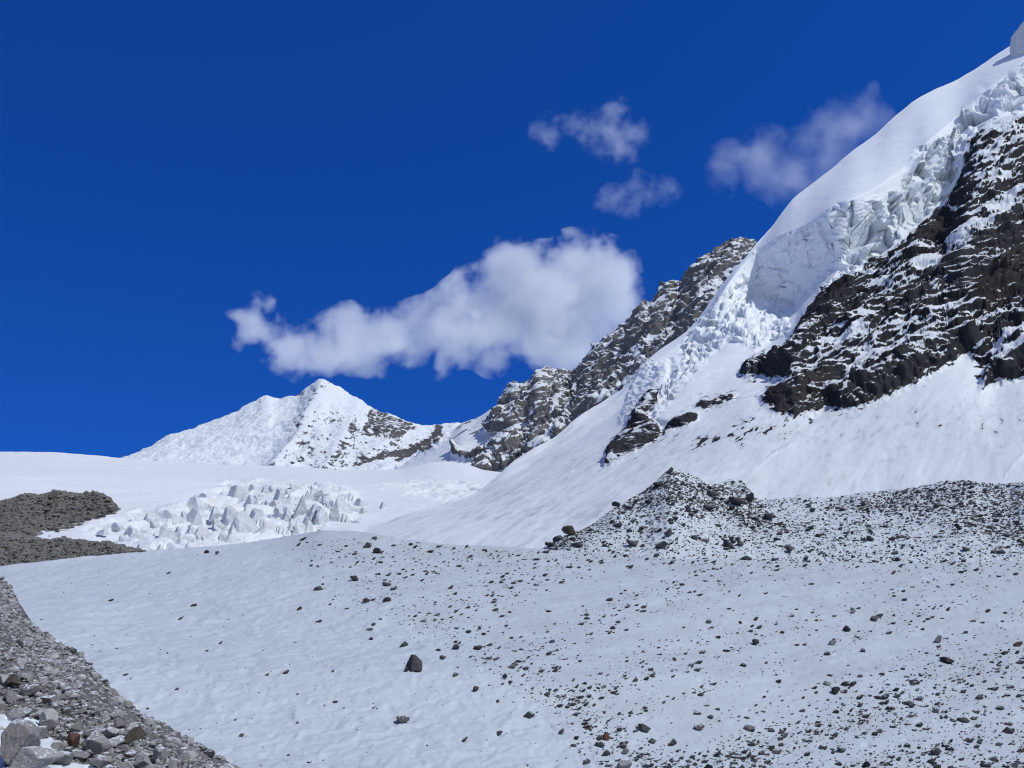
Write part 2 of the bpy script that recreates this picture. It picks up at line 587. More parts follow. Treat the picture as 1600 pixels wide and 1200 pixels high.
# raised ice at the left edge of the hanging glacier, with a shaded wall towards the valley
ICE_L = [(1000, 664), (1014, 634), (1030, 600), (1056, 572), (1082, 548), (1104, 520), (1120, 495), (1150, 470), (1180, 470), (1160, 520), (1110, 560),
         (1086, 585), (1060, 612), (1040, 640), (1022, 655)]
sdl = sdist(px, py, ICE_L) + w * 8 + w2 * 4
xl = np.interp(py, [545, 560, 575, 615, 655, 672], [1034, 1014, 998, 980, 966, 962]) + w * 5
fy = sstep(py, 545, 575) * (1 - sstep(py, 650, 672))
D = D - 36 * np.clip((px - xl) / 40, 0, 1) * (1 - sstep(px - xl, 42, 150)) * fy
wall2 = sstep(px - xl, -2, 6) * (1 - sstep(px - xl, 38, 54)) * fy
# tongue under the cliff (a slab in front of the wall) and the broken snow below it
TONGUE = [(1232, 520), (1240, 490), (1262, 462), (1290, 430), (1312, 410), (1330, 405), (1340, 420), (1318, 440), (1290, 456), (1266, 480), (1252, 505), (1244, 525)]
sdt = sdist(px, py, TONGUE) + w * 5 + w2 * 2
D = D - 13 * sstep(-sdt, -9, 3)
PILE = [(1150, 500), (1165, 470), (1180, 482), (1200, 470), (1210, 478), (1236, 482), (1234, 520), (1180, 545), (1140, 530)]
sdp = sdist(px, py, PILE) + w * 10 + w2 * 4
D = D - 9 * sstep(-sdp, -4, 8)
# the two blocks of wall split by a tall crack
for cx0, cy0, cx1, cy1, dep, wid in ((1302, 326, 1308, 396, 6, 1.9), (1331, 316, 1333, 348, 7, 1.8), (1262, 352, 1266, 420, 2.5, 1.6), (1236, 364, 1240, 410, 2.0, 1.5), (1048, 565, 1046, 600, 10, 5), (1188, 419, 1234, 421, 3, 1.8),
                                     (1500, 205, 1545, 165, 7, 10), (1540, 140, 1575, 120, 6, 8)):
    a = np.array([cx0, cy0], float); e = np.array([cx1 - cx0, cy1 - cy0], float)
    t = np.clip(((px - a[0]) * e[0] + (py - a[1]) * e[1]) / (e @ e), 0, 1)
    dd = np.hypot(px - a[0] - t * e[0] + w2 * 2, py - a[1] - t * e[1] + w * 2)
    D = D + dep * np.exp(-(dd / wid) ** 2)

p = P(px, py, D)
n = grid_normals(blur(p, 3, 3))
rockm = sstep(-sdf, -2, 5)
for c in sdc:
    rockm = np.maximum(rockm, sstep(-c, -2, 4))
# the rock: long ledges that rise to the right, cut by steep gullies
th = math.radians(24)
along = p[..., 0] * math.cos(th) + p[..., 2] * math.sin(th)
across = -p[..., 0] * math.sin(th) + p[..., 2] * math.cos(th) + p[..., 1] * 0.25
q = np.stack([along / 44, p[..., 1] / 40, across / 13], -1)
r1 = fbm(q, 5, 0.55, ridged=True, seed=1)
r2 = fbm(p / 55.0, 4, 0.5, ridged=True, seed=2)
th2 = math.radians(52)
q3 = np.stack([(p[..., 0] * math.cos(th2) + p[..., 2] * math.sin(th2)) / 120, p[..., 1] / 60, (-p[..., 0] * math.sin(th2) + p[..., 2] * math.cos(th2)) / 26], -1)
r3 = fbm(q3, 4, 0.55, ridged=True, seed=6)
r4 = fbm(p / 4.0, 3, 0.6, seed=8)
bl = np.zeros_like(D); bl2 = np.zeros_like(D)
selr = (sdf < 30) | (np.min(sdc[:3], axis=0) < 20)
ra, rb = along[selr], across[selr]
bl[selr] = blocks(np.stack([ra / 34, p[selr][:, 1] / 26, rb / 6.5], -1) + 0.35 * r2[selr][:, None], 1.2)[0]
bl2[selr] = blocks(np.stack([ra / 12, p[selr][:, 1] / 9, rb / 2.8], -1) + 0.3 * r1[selr][:, None], 1.1)[0]
disp_rock = 3.0 * r1 + 5.0 * r2 + 10.0 * r3 + 2.6 * bl + 1.5 * bl2
# serac band under the lip
SER = [(1290, 332), (1325, 314), (1352, 312), (1400, 296), (1416, 262), (1436, 225), (1480, 208), (1500, 176), (1556, 132), (1606, 96), (1810, 0), (1810, 150),
       (1600, 178), (1562, 182), (1516, 214), (1504, 270), (1482, 312), (1440, 345), (1394, 388), (1330, 432), (1296, 448), (1270, 470), (1282, 440), (1318, 414), (1312, 380)]
sds = sdist(px, py, SER) + w * 10
sm = sstep(-sds, -4, 16)
TUM = [(1060, 540), (1100, 490), (1130, 455), (1165, 415), (1176, 440), (1180, 480), (1150, 520), (1100, 540), (1080, 570), (1064, 566)]
sm2 = sstep(-(sdist(px, py, TUM) + w * 8), -3, 12) + 0.6 * sstep(-sdp, -2, 8) + 0.7 * sstep(-(sdist(px, py, ICE_L)), -3, 8) * (1 - wall2)
serac = np.zeros_like(D)
sel = (sm > 0.01) | (sm2 > 0.01)
ps = p[sel]
lx = ps[:, 0] * 0.95 - ps[:, 2] * 0.25
b1, e1 = blocks(np.stack([lx / 15, ps[:, 1] / 30, ps[:, 2] / 28], -1) + 0.3 * w[sel][:, None], 1.3)
fine = sstep(fbm(ps / 40.0, 2, 0.5, seed=15), -0.25, 0.25)
b2, e2 = blocks(np.stack([lx / 5, ps[:, 1] / 8, ps[:, 2] / 9], -1) + 9.1, 1.1)
serac[sel] = (sm[sel] * (9.5 * b1 + 4.2 * fine * b2 - 4.0 * np.exp(-(e1 / 0.06) ** 2)) + np.minimum(sm2[sel], 1) * (4.5 * b2 + 2.5 * b1))
# snow: faint flutes down the fall line, wind ripples
fl = np.stack([(p[..., 0] * 0.6 - p[..., 2] * 0.8) / 4.5, p[..., 1] / 70, (p[..., 0] * 0.8 + p[..., 2] * 0.6) / 38], -1)
s1 = fbm(fl, 4, 0.55, seed=11)
s2 = fbm(p / 28.0, 4, 0.5, seed=12)
wall = sstep(-sdist(px, py, [(1172, 392), (1215, 368), (1262, 350), (1300, 326), (1326, 330), (1330, 400), (1290, 440), (1236, 490), (1180, 470)]), -2, 10)
s3 = fbm(np.stack([p[..., 0] / 6, p[..., 1] / 20, p[..., 2] / 16], -1), 4, 0.55, ridged=True, seed=14)
wl_ = wall > 0.01
wb = np.zeros_like(D)
pw = p[wl_]
wb[wl_] = 3.6 * blocks(np.stack([(pw[:, 0] - 0.5 * pw[:, 1]) / 17, pw[:, 1] / 40, pw[:, 2] / 26], -1) + 0.4 * w[wl_][:, None], 1.0)[0] \
    + 0.8 * fbm(np.stack([pw[:, 0] / 40, pw[:, 1] / 40, (pw[:, 2] + 0.2 * pw[:, 0]) / 5], -1), 3, 0.6, seed=16)
disp_snow = wall * (wb + 0.9 * s3) + 0.5 * s1 * (0.25 + 0.75 * sstep(py, 480, 640)) + 0.9 * s2 + serac + (wall * 2.2 + wall2 * 2.0) * s3
ramp = np.maximum(sstep(-sdf0, -6, 30), 0.45 * sstep(-(np.min([sdist(px, py, c) for c in CROPS[:3]], axis=0) + w * 5), -4, 14))
ramp = np.maximum(ramp, 0.06 * rockm)
d = disp_rock * ramp + disp_snow * (1 - ramp)
p = p + n * d[..., None]
n = grid_normals(p)
# snow lying on the rock: on ledges that face up, in gullies, more to the foot
b = fbm(np.stack([along / 36, p[..., 1] / 50, across / 9], -1), 5, 0.66, seed=21)
big = fbm(p / 70.0, 3, 0.5, seed=22)
lie = 1.5 * (n[..., 2] - 0.72) + 1.0 * b + 0.75 * big + 0.07
MORE = [(1380, 500), (1420, 430), (1500, 380), (1600, 330), (1600, 180), (1530, 200), (1500, 330), (1430, 400), (1300, 520), (1200, 590), (1240, 600), (1330, 560)]
lie = lie + 0.16 * sstep(-sdist(px, py, MORE), -30, 30)
LESS = [[(1240, 500), (1300, 450), (1370, 420), (1400, 400), (1330, 520), (1260, 580), (1235, 570)], [(1500, 480), (1610, 380), (1810, 300), (1810, 400), (1600, 460), (1540, 520)],
        [(1190, 615), (1300, 600), (1330, 620), (1240, 652), (1190, 640)], [(1505, 250), (1530, 215), (1540, 300), (1480, 400), (1440, 380)]]
for x0, y0, x1, y1, wd in ((1398, 578, 1416, 558, 4), (1464, 471, 1500, 474, 6), (1372, 516, 1412, 491, 6), (1318, 551, 1348, 534, 5), (1358, 438, 1398, 426, 3), (1512, 506, 1582, 464, 7),
                           (1318, 632, 1360, 590, 3), (1274, 471, 1303, 467, 3), (1496, 387, 1570, 342, 11), (1530, 294, 1572, 288, 7), (1486, 326, 1506, 334, 6), (1568, 332, 1604, 306, 7),
                           (1204, 604, 1226, 606, 4), (1330, 596, 1366, 576, 4), (1440, 430, 1470, 412, 6), (1560, 215, 1606, 205, 8), (1546, 560, 1584, 540, 6), (1290, 580, 1320, 572, 4), (1250, 560, 1275, 566, 5)):
    dl = ridge_line(px, py, [(x0, y0), (x1, y1)]) + w * 5 + w2 * 3
    lie = lie + 0.75 * sstep(-dl, -wd * 1.6, wd * 0.2)
less = sum(sstep(-sdist(px, py, l), -14, 20) for l in LESS)
lie = lie - 0.35 * np.minimum(less, 1)
incrop = np.min(sdc[:3], axis=0) < 2
lie = np.where(incrop, lie - 0.22, lie)
snow = np.where(rockm > 0.5, lie, 1.0)
# sparse rock showing through the thin snow near the outcrops
thin = fbm(np.stack([along / 12, p[..., 1] / 20, across / 4], -1), 4, 0.6, seed=23)
near = np.exp(-np.maximum(np.minimum(sdf, np.min(sdc[:3], axis=0)), 0) / 22)
low = (py > 560)
snow = np.where((rockm <= 0.5), np.where(low, 0.95 - 1.4 * near * sstep(thin, -0.05, 0.4) - 0.9 * sstep(thin, 0.5, 0.7) * sstep(py, 640, 680) * sstep(px, 980, 1100), 1.0), snow)
fall = fbm(np.stack([(p[..., 0] * 0.6 - p[..., 2] * 0.8) / 2.2, p[..., 1] / 20, (p[..., 0] * 0.8 + p[..., 2] * 0.6) / 12], -1), 4, 0.65, seed=26)
fz = fbm(p / 60.0, 3, 0.5, seed=27)
snow = np.where((rockm <= 0.5) & (py > 640) & (px > 1080), snow - 1.5 * sstep(fall + 0.7 * fz, 0.30, 0.60), snow)
rust = 0.55 * sstep(-sdist(px, py, LESS[1]) + w * 14, -8, 10) + 0.45 * sstep(-sdist(px, py, LESS[2]) + w * 8, -6, 6)
cv = 0.7 + 0.6 * (0.5 + 0.5 * fbm(p / 20.0, 4, 0.6, seed=25))
tn = tint(px.shape, (0.027, 0.029, 0.033), cv)
tn = tn * (1 - np.minimum(rust, 1)[..., None]) + np.array([0.036, 0.029, 0.027], np.float32) * cv[..., None] * np.minimum(rust, 1)[..., None]
nr0 = p.shape[0]
p = add_back(p, 8, 0.25, 0.8)
pad = ((0, 8), (0, 0))
snow = np.pad(snow, pad, mode='edge'); tn = np.pad(tn, pad + ((0, 0),), mode='edge')
rk = np.pad(rockm > 0.5, pad, mode='edge')
ic = np.pad(((sm > 0.5) | (wall > 0.5) | (wall2 > 0.4) | (sdt < 0)) & (rockm <= 0.5), pad, mode='constant')
frock = rk[:-1, :-1]
fice = ic[:-1, :-1] & ~frock
dust = 0.36 * sstep(py, 520, 720) * (0.75 + 0.5 * s1[:nr0]) + 0.28 * sstep(py, 560, 640) * sstep(fall + 0.5 * fz, 0.0, 0.5)
dust = np.pad(np.clip(dust, 0, 1), pad, mode='edge')
at, co = {"snow": snow, "dust": dust}, {"tint": tn}
tag(grid_obj("mountain_slope", p, M_SLOPE, at, co, True, ~frock & ~fice), kind='structure')
tag(grid_obj("rock_face", p, M_FACE, at, co, True, frock), kind='structure')
tag(grid_obj("ice_cliff", p, M_ICE, at, co, False, fice), kind='structure')
S_SLOPE = Surface(p[:nr0])

# ------------------------------------------------------------------ the rocky ridge behind it
TOP_K = [(560, 752, 1750), (600, 742, 1750), (640, 722, 1760), (680, 695, 1770), (710, 672, 1780), (722, 662, 1780), (742, 655, 1770), (766, 641, 1760), (780, 633, 1755),
         (790, 619, 1750), (806, 607, 1745), (826, 601, 1740), (838, 589, 1738), (846, 579, 1735), (862, 585, 1735), (884, 587, 1730), (900, 592, 1725), (914, 576, 1720), (930, 551, 1710),
         (946, 532, 1700), (962, 522, 1690), (986, 510, 1680), (1002, 488, 1670), (1028, 470, 1660), (1038, 454, 1655), (1050, 448, 1650), (1070, 446, 1645), (1080, 430, 1640),
         (1092, 414, 1630), (1112, 400, 1620), (1130, 392, 1615), (1150, 383, 1610), (1170, 382, 1605), (1186, 398, 1600), (1260, 420, 1580)]
BOT_K = [(560, 775, 1250), (650, 765, 1250), (720, 765, 1250), (760, 775, 1240), (800, 765, 1230), (850, 730, 1220), (900, 690, 1220), (960, 640, 1210), (1000, 605, 1200),
         (1060, 560, 1190), (1120, 500, 1180), (1180, 450, 1180), (1260, 440, 1180)]
px, py, D = loft([BOT_K, TOP_K], 560, 1240, 560, [230])
t = np.linspace(0, 1, px.shape[0])[:, None]
w = fbm(np.stack([px / 30, py / 18, D * 0], -1), 5, 0.6, seed=31)
K_ROCK = [(752, 740), (748, 728), (765, 708), (790, 692), (800, 680), (776, 676), (758, 676), (772, 655), (786, 628), (800, 600), (846, 560), (1000, 450), (1170, 350), (1300, 380), (1300, 470),
          (1000, 620), (900, 690), (800, 742), (764, 744)]
K_LOW = [(612, 735), (640, 712), (672, 690), (700, 676), (704, 684), (678, 702), (640, 722), (622, 734)]
K_LOW2 = [(706, 716), (714, 700), (722, 712), (740, 716), (770, 708), (760, 728), (728, 726)]
sk = np.minimum(sdist(px, py, K_ROCK) + w * 10, np.minimum(sdist(px, py, K_LOW), sdist(px, py, K_LOW2)) + w * 6)
rockm = sstep(-sk, -3, 5)
D = D - 45 * sstep(-sk, 0, 14)
p = P(px, py, D)
n = grid_normals(blur(p, 3, 3))
th = math.radians(42)
along = p[..., 0] * math.cos(th) + p[..., 2] * math.sin(th)
across = -p[..., 0] * math.sin(th) + p[..., 2] * math.cos(th) + p[..., 1] * 0.2
r1 = fbm(np.stack([along / 90, p[..., 1] / 90, across / 24], -1), 5, 0.55, ridged=True, seed=33)
r2 = fbm(p / 110.0, 5, 0.55, ridged=True, seed=34)
r5 = fbm(p / 26.0, 4, 0.6, ridged=True, seed=36)
r6 = fbm(np.stack([along / 140, p[..., 1] / 80, across / 30], -1) + 0.3 * r2[..., None], 5, 0.55, ridged=True, seed=39)
q = p.reshape(-1, 3)
bk = blocks(np.stack([along.ravel() / 46, q[:, 1] / 40, across.ravel() / 17], -1), 1.2)[0].reshape(px.shape)
bk2 = blocks(np.stack([along.ravel() / 16, q[:, 1] / 16, across.ravel() / 8], -1), 1.2)[0].reshape(px.shape)
d = ((5 * r1 + 20 * r2) * (0.35 + 0.65 * sstep(1 - t, 0, 0.3)) + 5 * r5 + 5 * bk + 3.5 * bk2 + 7 * r6) * (0.12 + 0.88 * rockm)
p = p + n * d[..., None]
n = grid_normals(p)
b = fbm(np.stack([along / 48, p[..., 1] / 60, across / 11], -1), 5, 0.66, seed=35)
gu = fbm(np.stack([along / 150, p[..., 1] / 120, across / 20], -1), 4, 0.6, seed=38)
lie = 1.5 * (n[..., 2] - 0.70) + 0.9 * b + 1.1 * gu - 0.3 * r6 + 0.30
shoulder = sstep(772 - px, 0, 30) * sstep(702 - py, 0, 20)
snow = np.where(rockm > 0.5, lie, 1.0 - 1.3 * sstep(b + 0.30 * shoulder, 0.25, 0.6))
cv = 0.75 + 0.5 * (0.5 + 0.5 * fbm(p / 60.0, 4, 0.6, seed=37))
tn = tint(px.shape, (0.138, 0.138, 0.135), cv)
p = add_back(p, 8, 0.2, 0.8)
snow = np.pad(snow, pad, mode='edge'); tn = np.pad(tn, pad + ((0, 0),), mode='edge')
tag(grid_obj("rock_ridge", p, M_RIDGE, {"snow": snow}, {"tint": tn}, True), kind='structure')

# ------------------------------------------------------------------ the far white peak
TOP_P = [(120, 758, 3300), (200, 718, 3350), (215, 709, 3360), (240, 697, 3380), (270, 681, 3400), (275, 680, 3400), (300, 672, 3420), (330, 659, 3440), (350, 652, 3450), (370, 645, 3460),
         (384, 636, 3470), (400, 629, 3480), (418, 621, 3490), (430, 624, 3495), (450, 622, 3500), (466, 619, 3505), (480, 609, 3510), (492, 600, 3518), (500, 594, 3520), (510, 599, 3520), (530, 608, 3515),
         (545, 618, 3510), (560, 626, 3500), (575, 637, 3490), (592, 645, 3470), (610, 650, 3450), (630, 659, 3430), (650, 666, 3400), (672, 667, 3390), (690, 664, 3380), (712, 663, 3370), (740, 664, 3360), (800, 690, 3340)]
BOT_P = [(120, 765, 2900), (200, 745, 2850), (400, 745, 2800), (600, 752, 2750), (700, 752, 2750), (800, 752, 2750)]
px, py, D = loft([BOT_P, TOP_P], 120, 800, 520, [200])
w = fbm(np.stack([px / 20, py / 14, D * 0], -1), 5, 0.6, seed=41)
# spine that falls from the summit, and its side ribs
spine = ridge_line(px, py, [(503, 600), (492, 628), (480, 660), (466, 690), (440, 718), (425, 740)])
rib = ridge_line(px, py, [(560, 628), (548, 660), (530, 700), (500, 740)])
rib2 = ridge_line(px, py, [(640, 662), (610, 690), (570, 720)])
D = D - 130 * np.exp(-spine / 26) - 90 * np.exp(-rib / 18) - 70 * np.exp(-rib2 / 14)
PK = [[(572, 641), (592, 644), (612, 651), (640, 664), (652, 672), (632, 684), (610, 690), (592, 692), (576, 690), (562, 680), (570, 660)],
      [(556, 732), (582, 722), (602, 712), (630, 706), (640, 710), (612, 722), (596, 730), (560, 735)],
      [(615, 732), (622, 720), (650, 700), (676, 686), (682, 664), (692, 668), (690, 684), (664, 708), (640, 720)]]
sp_ = np.min([sdist(px, py, k) for k in PK], axis=0) + w * 6
rockm = sstep(-sp_, -3, 3)
p = P(px, py, D)
n = grid_normals(blur(p, 3, 3))
r1 = fbm(p / 330.0, 6, 0.48, ridged=True, seed=42)
r2 = fbm(p / 60.0, 4, 0.6, ridged=True, seed=43)
tt = np.linspace(0, 1, px.shape[0])[:, None]
p = p + n * (34 * r1 * (0.2 + 0.8 * sstep(1 - tt, 0, 0.35)) + 7 * r2 + 3 * fbm(p / 22.0, 3, 0.6, ridged=True, seed=48) - 1)[..., None]
n = grid_normals(p)
b = fbm(p / np.array([26.0, 60, 17]), 5, 0.75, seed=44)
pepper = 0.24 * sstep(-sdist(px, py, [(440, 740), (470, 690), (500, 660), (545, 640), (580, 690), (640, 690), (700, 660), (760, 670), (760, 745), (440, 745)]) , -20, 20) \
    + 0.20 * np.exp(-spine / 8) + 0.12 * np.exp(-ridge_line(px, py, [(215, 710), (275, 682), (370, 646), (420, 622), (470, 619)]) / 9)
ribs = fbm(np.stack([(p[..., 0] - 0.25 * p[..., 2]) / 28, p[..., 1] / 90, (p[..., 2] + 0.4 * p[..., 0]) / 85], -1), 5, 0.65, ridged=True, seed=49)
lie = 0.56 + 0.9 * (n[..., 2] - 0.6) + 0.55 * b - 0.38 * ribs - 1.5 * pepper
gul = fbm(np.stack([(p[..., 0] + p[..., 2] * 0.5) / 34, p[..., 1] / 90, p[..., 2] / 120], -1), 4, 0.6, seed=47)
snow = lie - (0.62 - 0.75 * sstep(gul, 0.15, 0.5)) * rockm
tn = tint(px.shape, (0.115, 0.115, 0.118), 0.6 + 0.5 * (0.5 + 0.5 * fbm(p / 100.0, 4, 0.6, seed=45)))
p = add_back(p, 8, 0.2, 0.8)
snow = np.pad(snow, pad, mode='edge'); tn = np.pad(tn, pad + ((0, 0),), mode='edge')
tag(grid_obj("mountain_peak", p, M_PEAK, {"snow": snow}, {"tint": tn}, True), kind='structure')

# ------------------------------------------------------------------ the glacier with its icefall and the snow dome on the left
TOP_G = [(-300, 702, 850), (-100, 704, 850), (0, 705, 850), (60, 706, 860), (140, 711, 890), (200, 717, 930), (260, 722, 980), (340, 725, 1050), (450, 729, 1100),
         (560, 735, 1120), (620, 733, 1130), (680, 722, 1150), (720, 724, 1150), (760, 735, 1140), (820, 740, 1120), (960, 745, 1100)]
G3 = [(-300, 740, 600), (0, 740, 600), (140, 742, 620), (260, 745, 640), (360, 752, 650), (450, 752, 650), (560, 756, 660), (680, 752, 700), (760, 756, 700), (960, 762, 690)]
G2 = [(-300, 800, 470), (0, 800, 470), (140, 800, 480), (260, 800, 490), (400, 800, 510), (560, 800, 510), (680, 795, 520), (760, 795, 530), (960, 800, 520)]
G1 = [(-300, 855, 390), (0, 850, 390), (200, 848, 395), (400, 845, 400), (560, 845, 400), (760, 845, 400), (960, 845, 400)]
G0 = [(-300, 890, 290), (960, 890, 290)]
px, py, D = loft([G0, G1, G2, G3, TOP_G], -300, 960, 640, [60, 110, 120, 90])
D = blur(D, 10, 10)
p = P(px, py, D)
n = grid_normals(p)
FALL = [(150, 850), (130, 830), (180, 806), (240, 796), (300, 778), (350, 752), (420, 750), (520, 752), (560, 765), (560, 815), (480, 830), (400, 848), (250, 870)]
w = fbm(np.stack([px / 40, py / 20, D * 0], -1), 4, 0.6, seed=51)
fm = sstep(-(sdist(px, py, FALL) + w * 12), -6, 14)
FALL2 = [(590, 760), (640, 745), (720, 742), (770, 752), (735, 790), (690, 790), (640, 780)]
fm2 = sstep(-(sdist(px, py, FALL2) + w * 12), -6, 14)
sel = (fm > 0.01) | (fm2 > 0.01)
q = p[sel]
b1, e1 = blocks(np.stack([(q[:, 0] * 0.8 + q[:, 1] * 0.2) / 19, q[:, 1] / 24, q[:, 2] / 15], -1), 1.2)
b2, e2 = blocks(q / 5.5 + 3.3, 1.0)
d = 0.5 * fbm(p / 12.0, 4, 0.55, seed=52) + 1.3 * fbm(p / np.array([60.0, 40, 30]), 3, 0.5, seed=53)
d[sel] += fm[sel] * (4.6 * b1 + 0.9 * b2 - 1.5 * np.exp(-(e1 / 0.08) ** 2)) + fm2[sel] * (1.5 * b1 + 0.9 * b2)
p = p + n * d[..., None]
n = grid_normals(p)
dirt = fbm(np.stack([px / 60, py / 8, D * 0], -1), 4, 0.6, seed=54)
snow = np.ones_like(D) * 1.2
tn = tint(px.shape, (0.2, 0.19, 0.18))
p = add_back(p, 8, 0.3, 0.25)
snow = np.pad(snow, pad, mode='edge'); tn = np.pad(tn, pad + ((0, 0),), mode='edge')
tag(grid_obj("glacier", p, M_GLAC, {"snow": snow}, {"tint": tn}, True), kind='structure')
S_GLAC = Surface(p[:-8])

# ------------------------------------------------------------------ the pebbled snowfield in front
TOP_S = [(-400, 905, 185), (-100, 893, 180), (0, 884, 180), (40, 880, 182), (100, 874, 185), (215, 862, 190), (300, 856, 190), (380, 849, 190), (430, 842, 190), (470, 834, 188), (510, 828, 186),
         (560, 830, 184), (620, 840, 182), (700, 850, 180), (780, 854, 178), (860, 859, 176), (950, 866, 172), (1100, 873, 166), (1300, 877, 160), (1900, 880, 152)]
S2 = [(-400, 960, 118), (0, 955, 122), (300, 930, 138), (460, 915, 142), (700, 935, 132), (1000, 945, 132), (1300, 950, 134), (1900, 950, 134)]
S1 = [(-400, 1060, 82), (0, 1055, 85), (300, 1050, 90), (600, 1050, 92), (900, 1055, 95), (1300, 1060, 104), (1900, 1060, 106)]
S0 = [(-400, 1350, 47), (300, 1350, 48), (900, 1350, 52), (1900, 1350, 60)]
px, py, D = loft([S0, S1, S2, TOP_S], -400, 1900, 900, [230, 130, 110])
D = blur(D, 14, 14)
p = P(px, py, D)
n = grid_normals(p)
thv = math.radians(35)
al = p[..., 0] * math.cos(thv) + p[..., 1] * math.sin(thv)
ac = -p[..., 0] * math.sin(thv) + p[..., 1] * math.cos(thv)
q = np.stack([al / 1.7, ac / 0.8, p[..., 2]], -1)
left = 1 - sstep(px - (470 + (py - 880) * 1.7), -60, 120)
wp = np.stack([fbm(p / 3.1, 2, 0.5, seed=69), fbm(p / 3.1, 2, 0.5, seed=70), D * 0], -1)
d = (0.05 * fbm(q, 3, 0.5, seed=61) + 0.25 * fbm(p / np.array([2.1, 2.9, 1.8]) + 1.3 * wp, 5, 0.58, seed=67)) * (0.5 + 0.9 * left) + 0.22 * fbm(np.stack([al / 9, ac / 5, p[..., 2] / 5], -1), 3, 0.5, seed=62) + 0.7 * fbm(p / 34.0, 2, 0.5, seed=63)
dim = fbm(np.stack([al / 1.6, ac / 0.9, p[..., 2]], -1), 3, 0.55, seed=64)
d = d - 0.18 * sstep(dim, 0.25, 0.6)
fade = sstep(py, 828, 900)
d = d + (1 - sstep(py, 850, 900)) * (0.22 * fbm(p / 4.0, 4, 0.6, seed=55) + 0.35 * fbm(p / 14.0, 3, 0.5, seed=56))
p = p + n * (d * (0.6 + 0.4 * fade))[..., None]
grit = fbm(np.stack([al / 0.9, ac / 0.35, p[..., 2]], -1), 3, 0.6, seed=65)
band = fbm(np.stack([al / 14, ac / 5, p[..., 2] / 6], -1), 3, 0.55, seed=66)
snow = 1.0 - left * 0.9 * sstep(grit, 0.42, 0.75) - (1 - left) * 0.95 * sstep(grit + 0.35 * band, 0.30, 0.70) - 0.75 * (1 - left) * sstep(900 - py, 0, 45) * sstep(grit, -0.05, 0.45)
tn = tint(px.shape, (0.11, 0.105, 0.105))
p = add_back(p, 8, 0.25, 0.35)
snow = np.pad(snow, pad, mode='edge'); tn = np.pad(tn, pad + ((0, 0),), mode='edge')
dust = np.clip((1 - left) * (0.14 + 0.25 * band) + 0.09 + 0.26 * fbm(p[:-8] / np.array([5.0, 9.0, 4.0]), 5, 0.62, seed=68) + 0.07 * (1 - left) * sstep(905 - py, 0, 50), 0, 1)
dust = np.pad(dust, pad, mode='edge')
tag(grid_obj("snowfield", p, M_FIELD, {"snow": snow, "dust": dust}, {"tint": tn}, True), kind='structure')
S_FIELD = Surface(p[:-8])

# ------------------------------------------------------------------ the rubble hill on the right behind the snowfield
TOP_M = [(760, 884, 190), (800, 874, 190), (840, 858, 193), (866, 846, 195), (884, 836, 197), (905, 829, 200), (930, 815, 204), (960, 793, 210), (986, 778, 215), (1008, 765, 219), (1030, 746, 222),
         (1042, 735, 224), (1052, 732, 225), (1070, 738, 226), (1096, 749, 227), (1112, 758, 228), (1124, 755, 231), (1142, 750, 236), (1158, 750, 236), (1168, 758, 234), (1180, 777, 228), (1230, 778, 228), (1290, 777, 228),
         (1350, 770, 228), (1400, 765, 228), (1440, 758, 228), (1475, 753, 227), (1510, 750, 226), (1540, 754, 225), (1570, 757, 222), (1600, 752, 220), (1700, 744, 216), (1900, 735, 210)]
BOT_M = [(760, 915, 168), (900, 918, 164), (1100, 922, 158), (1300, 926, 154), (1900, 930, 146)]
px, py, D = loft([BOT_M, TOP_M], 760, 1900, 820, [260])
t = np.linspace(0, 1, px.shape[0])[:, None]
D = D - 5 * np.sin(t * math.pi)
w = fbm(np.stack([px / 60, py / 18, D * 0], -1), 4, 0.55, seed=71)
p = P(px, py, D)
n = grid_normals(blur(p, 3, 3))
r1 = fbm(p / 9.0, 4, 0.55, seed=72)
sel = np.ones(p.shape[:2], bool)
q = p.reshape(-1, 3)
b1, e1 = blocks(q / 1.25 + 2.2, 1.0)
b1 = b1.reshape(px.shape)
p = p + n * (0.9 * r1 + 0.16 * b1)[..., None]
n = grid_normals(p)
BARE = [[(1040, 735), (1052, 730), (1112, 756), (1160, 750), (1180, 776), (1240, 830), (1180, 830), (1100, 800), (1030, 792), (940, 822), (900, 850), (860, 858), (860, 846), (905, 828)],
        [(1240, 790), (1400, 768), (1500, 750), (1560, 757), (1610, 752), (1900, 735), (1900, 880), (1600, 850), (1540, 830), (1420, 800), (1300, 800)]]
bare = sum(sstep(-(sdist(px, py, k) + w * 16), -16, 16) for k in BARE)
st = fbm(p / np.array([0.95, 0.95, 0.62]), 3, 0.6, seed=73)
band = fbm(np.stack([p[..., 0] / 26 - p[..., 2] / 9, p[..., 1] / 20, p[..., 2] / 2.6], -1), 4, 0.55, seed=74)
snow = 0.34 - 0.28 * np.minimum(bare, 1) - 1.1 * st - 0.35 * band - 0.28 * b1
snow = np.where(py > 866, snow + 0.25, snow)
tn = tint(px.shape, (0.052, 0.050, 0.048), 0.6 + 0.8 * (0.5 + 0.5 * fbm(p / 1.5, 3, 0.6, seed=75)))
p = add_back(p, 8, 0.2, 0.5)
snow = np.pad(snow, pad, mode='edge'); tn = np.pad(tn, pad + ((0, 0),), mode='edge')
tag(grid_obj("moraine_hill", p, M_HILL, {"snow": snow}, {"tint": tn}, True), kind='structure')
S_HILL = Surface(p[:-8])

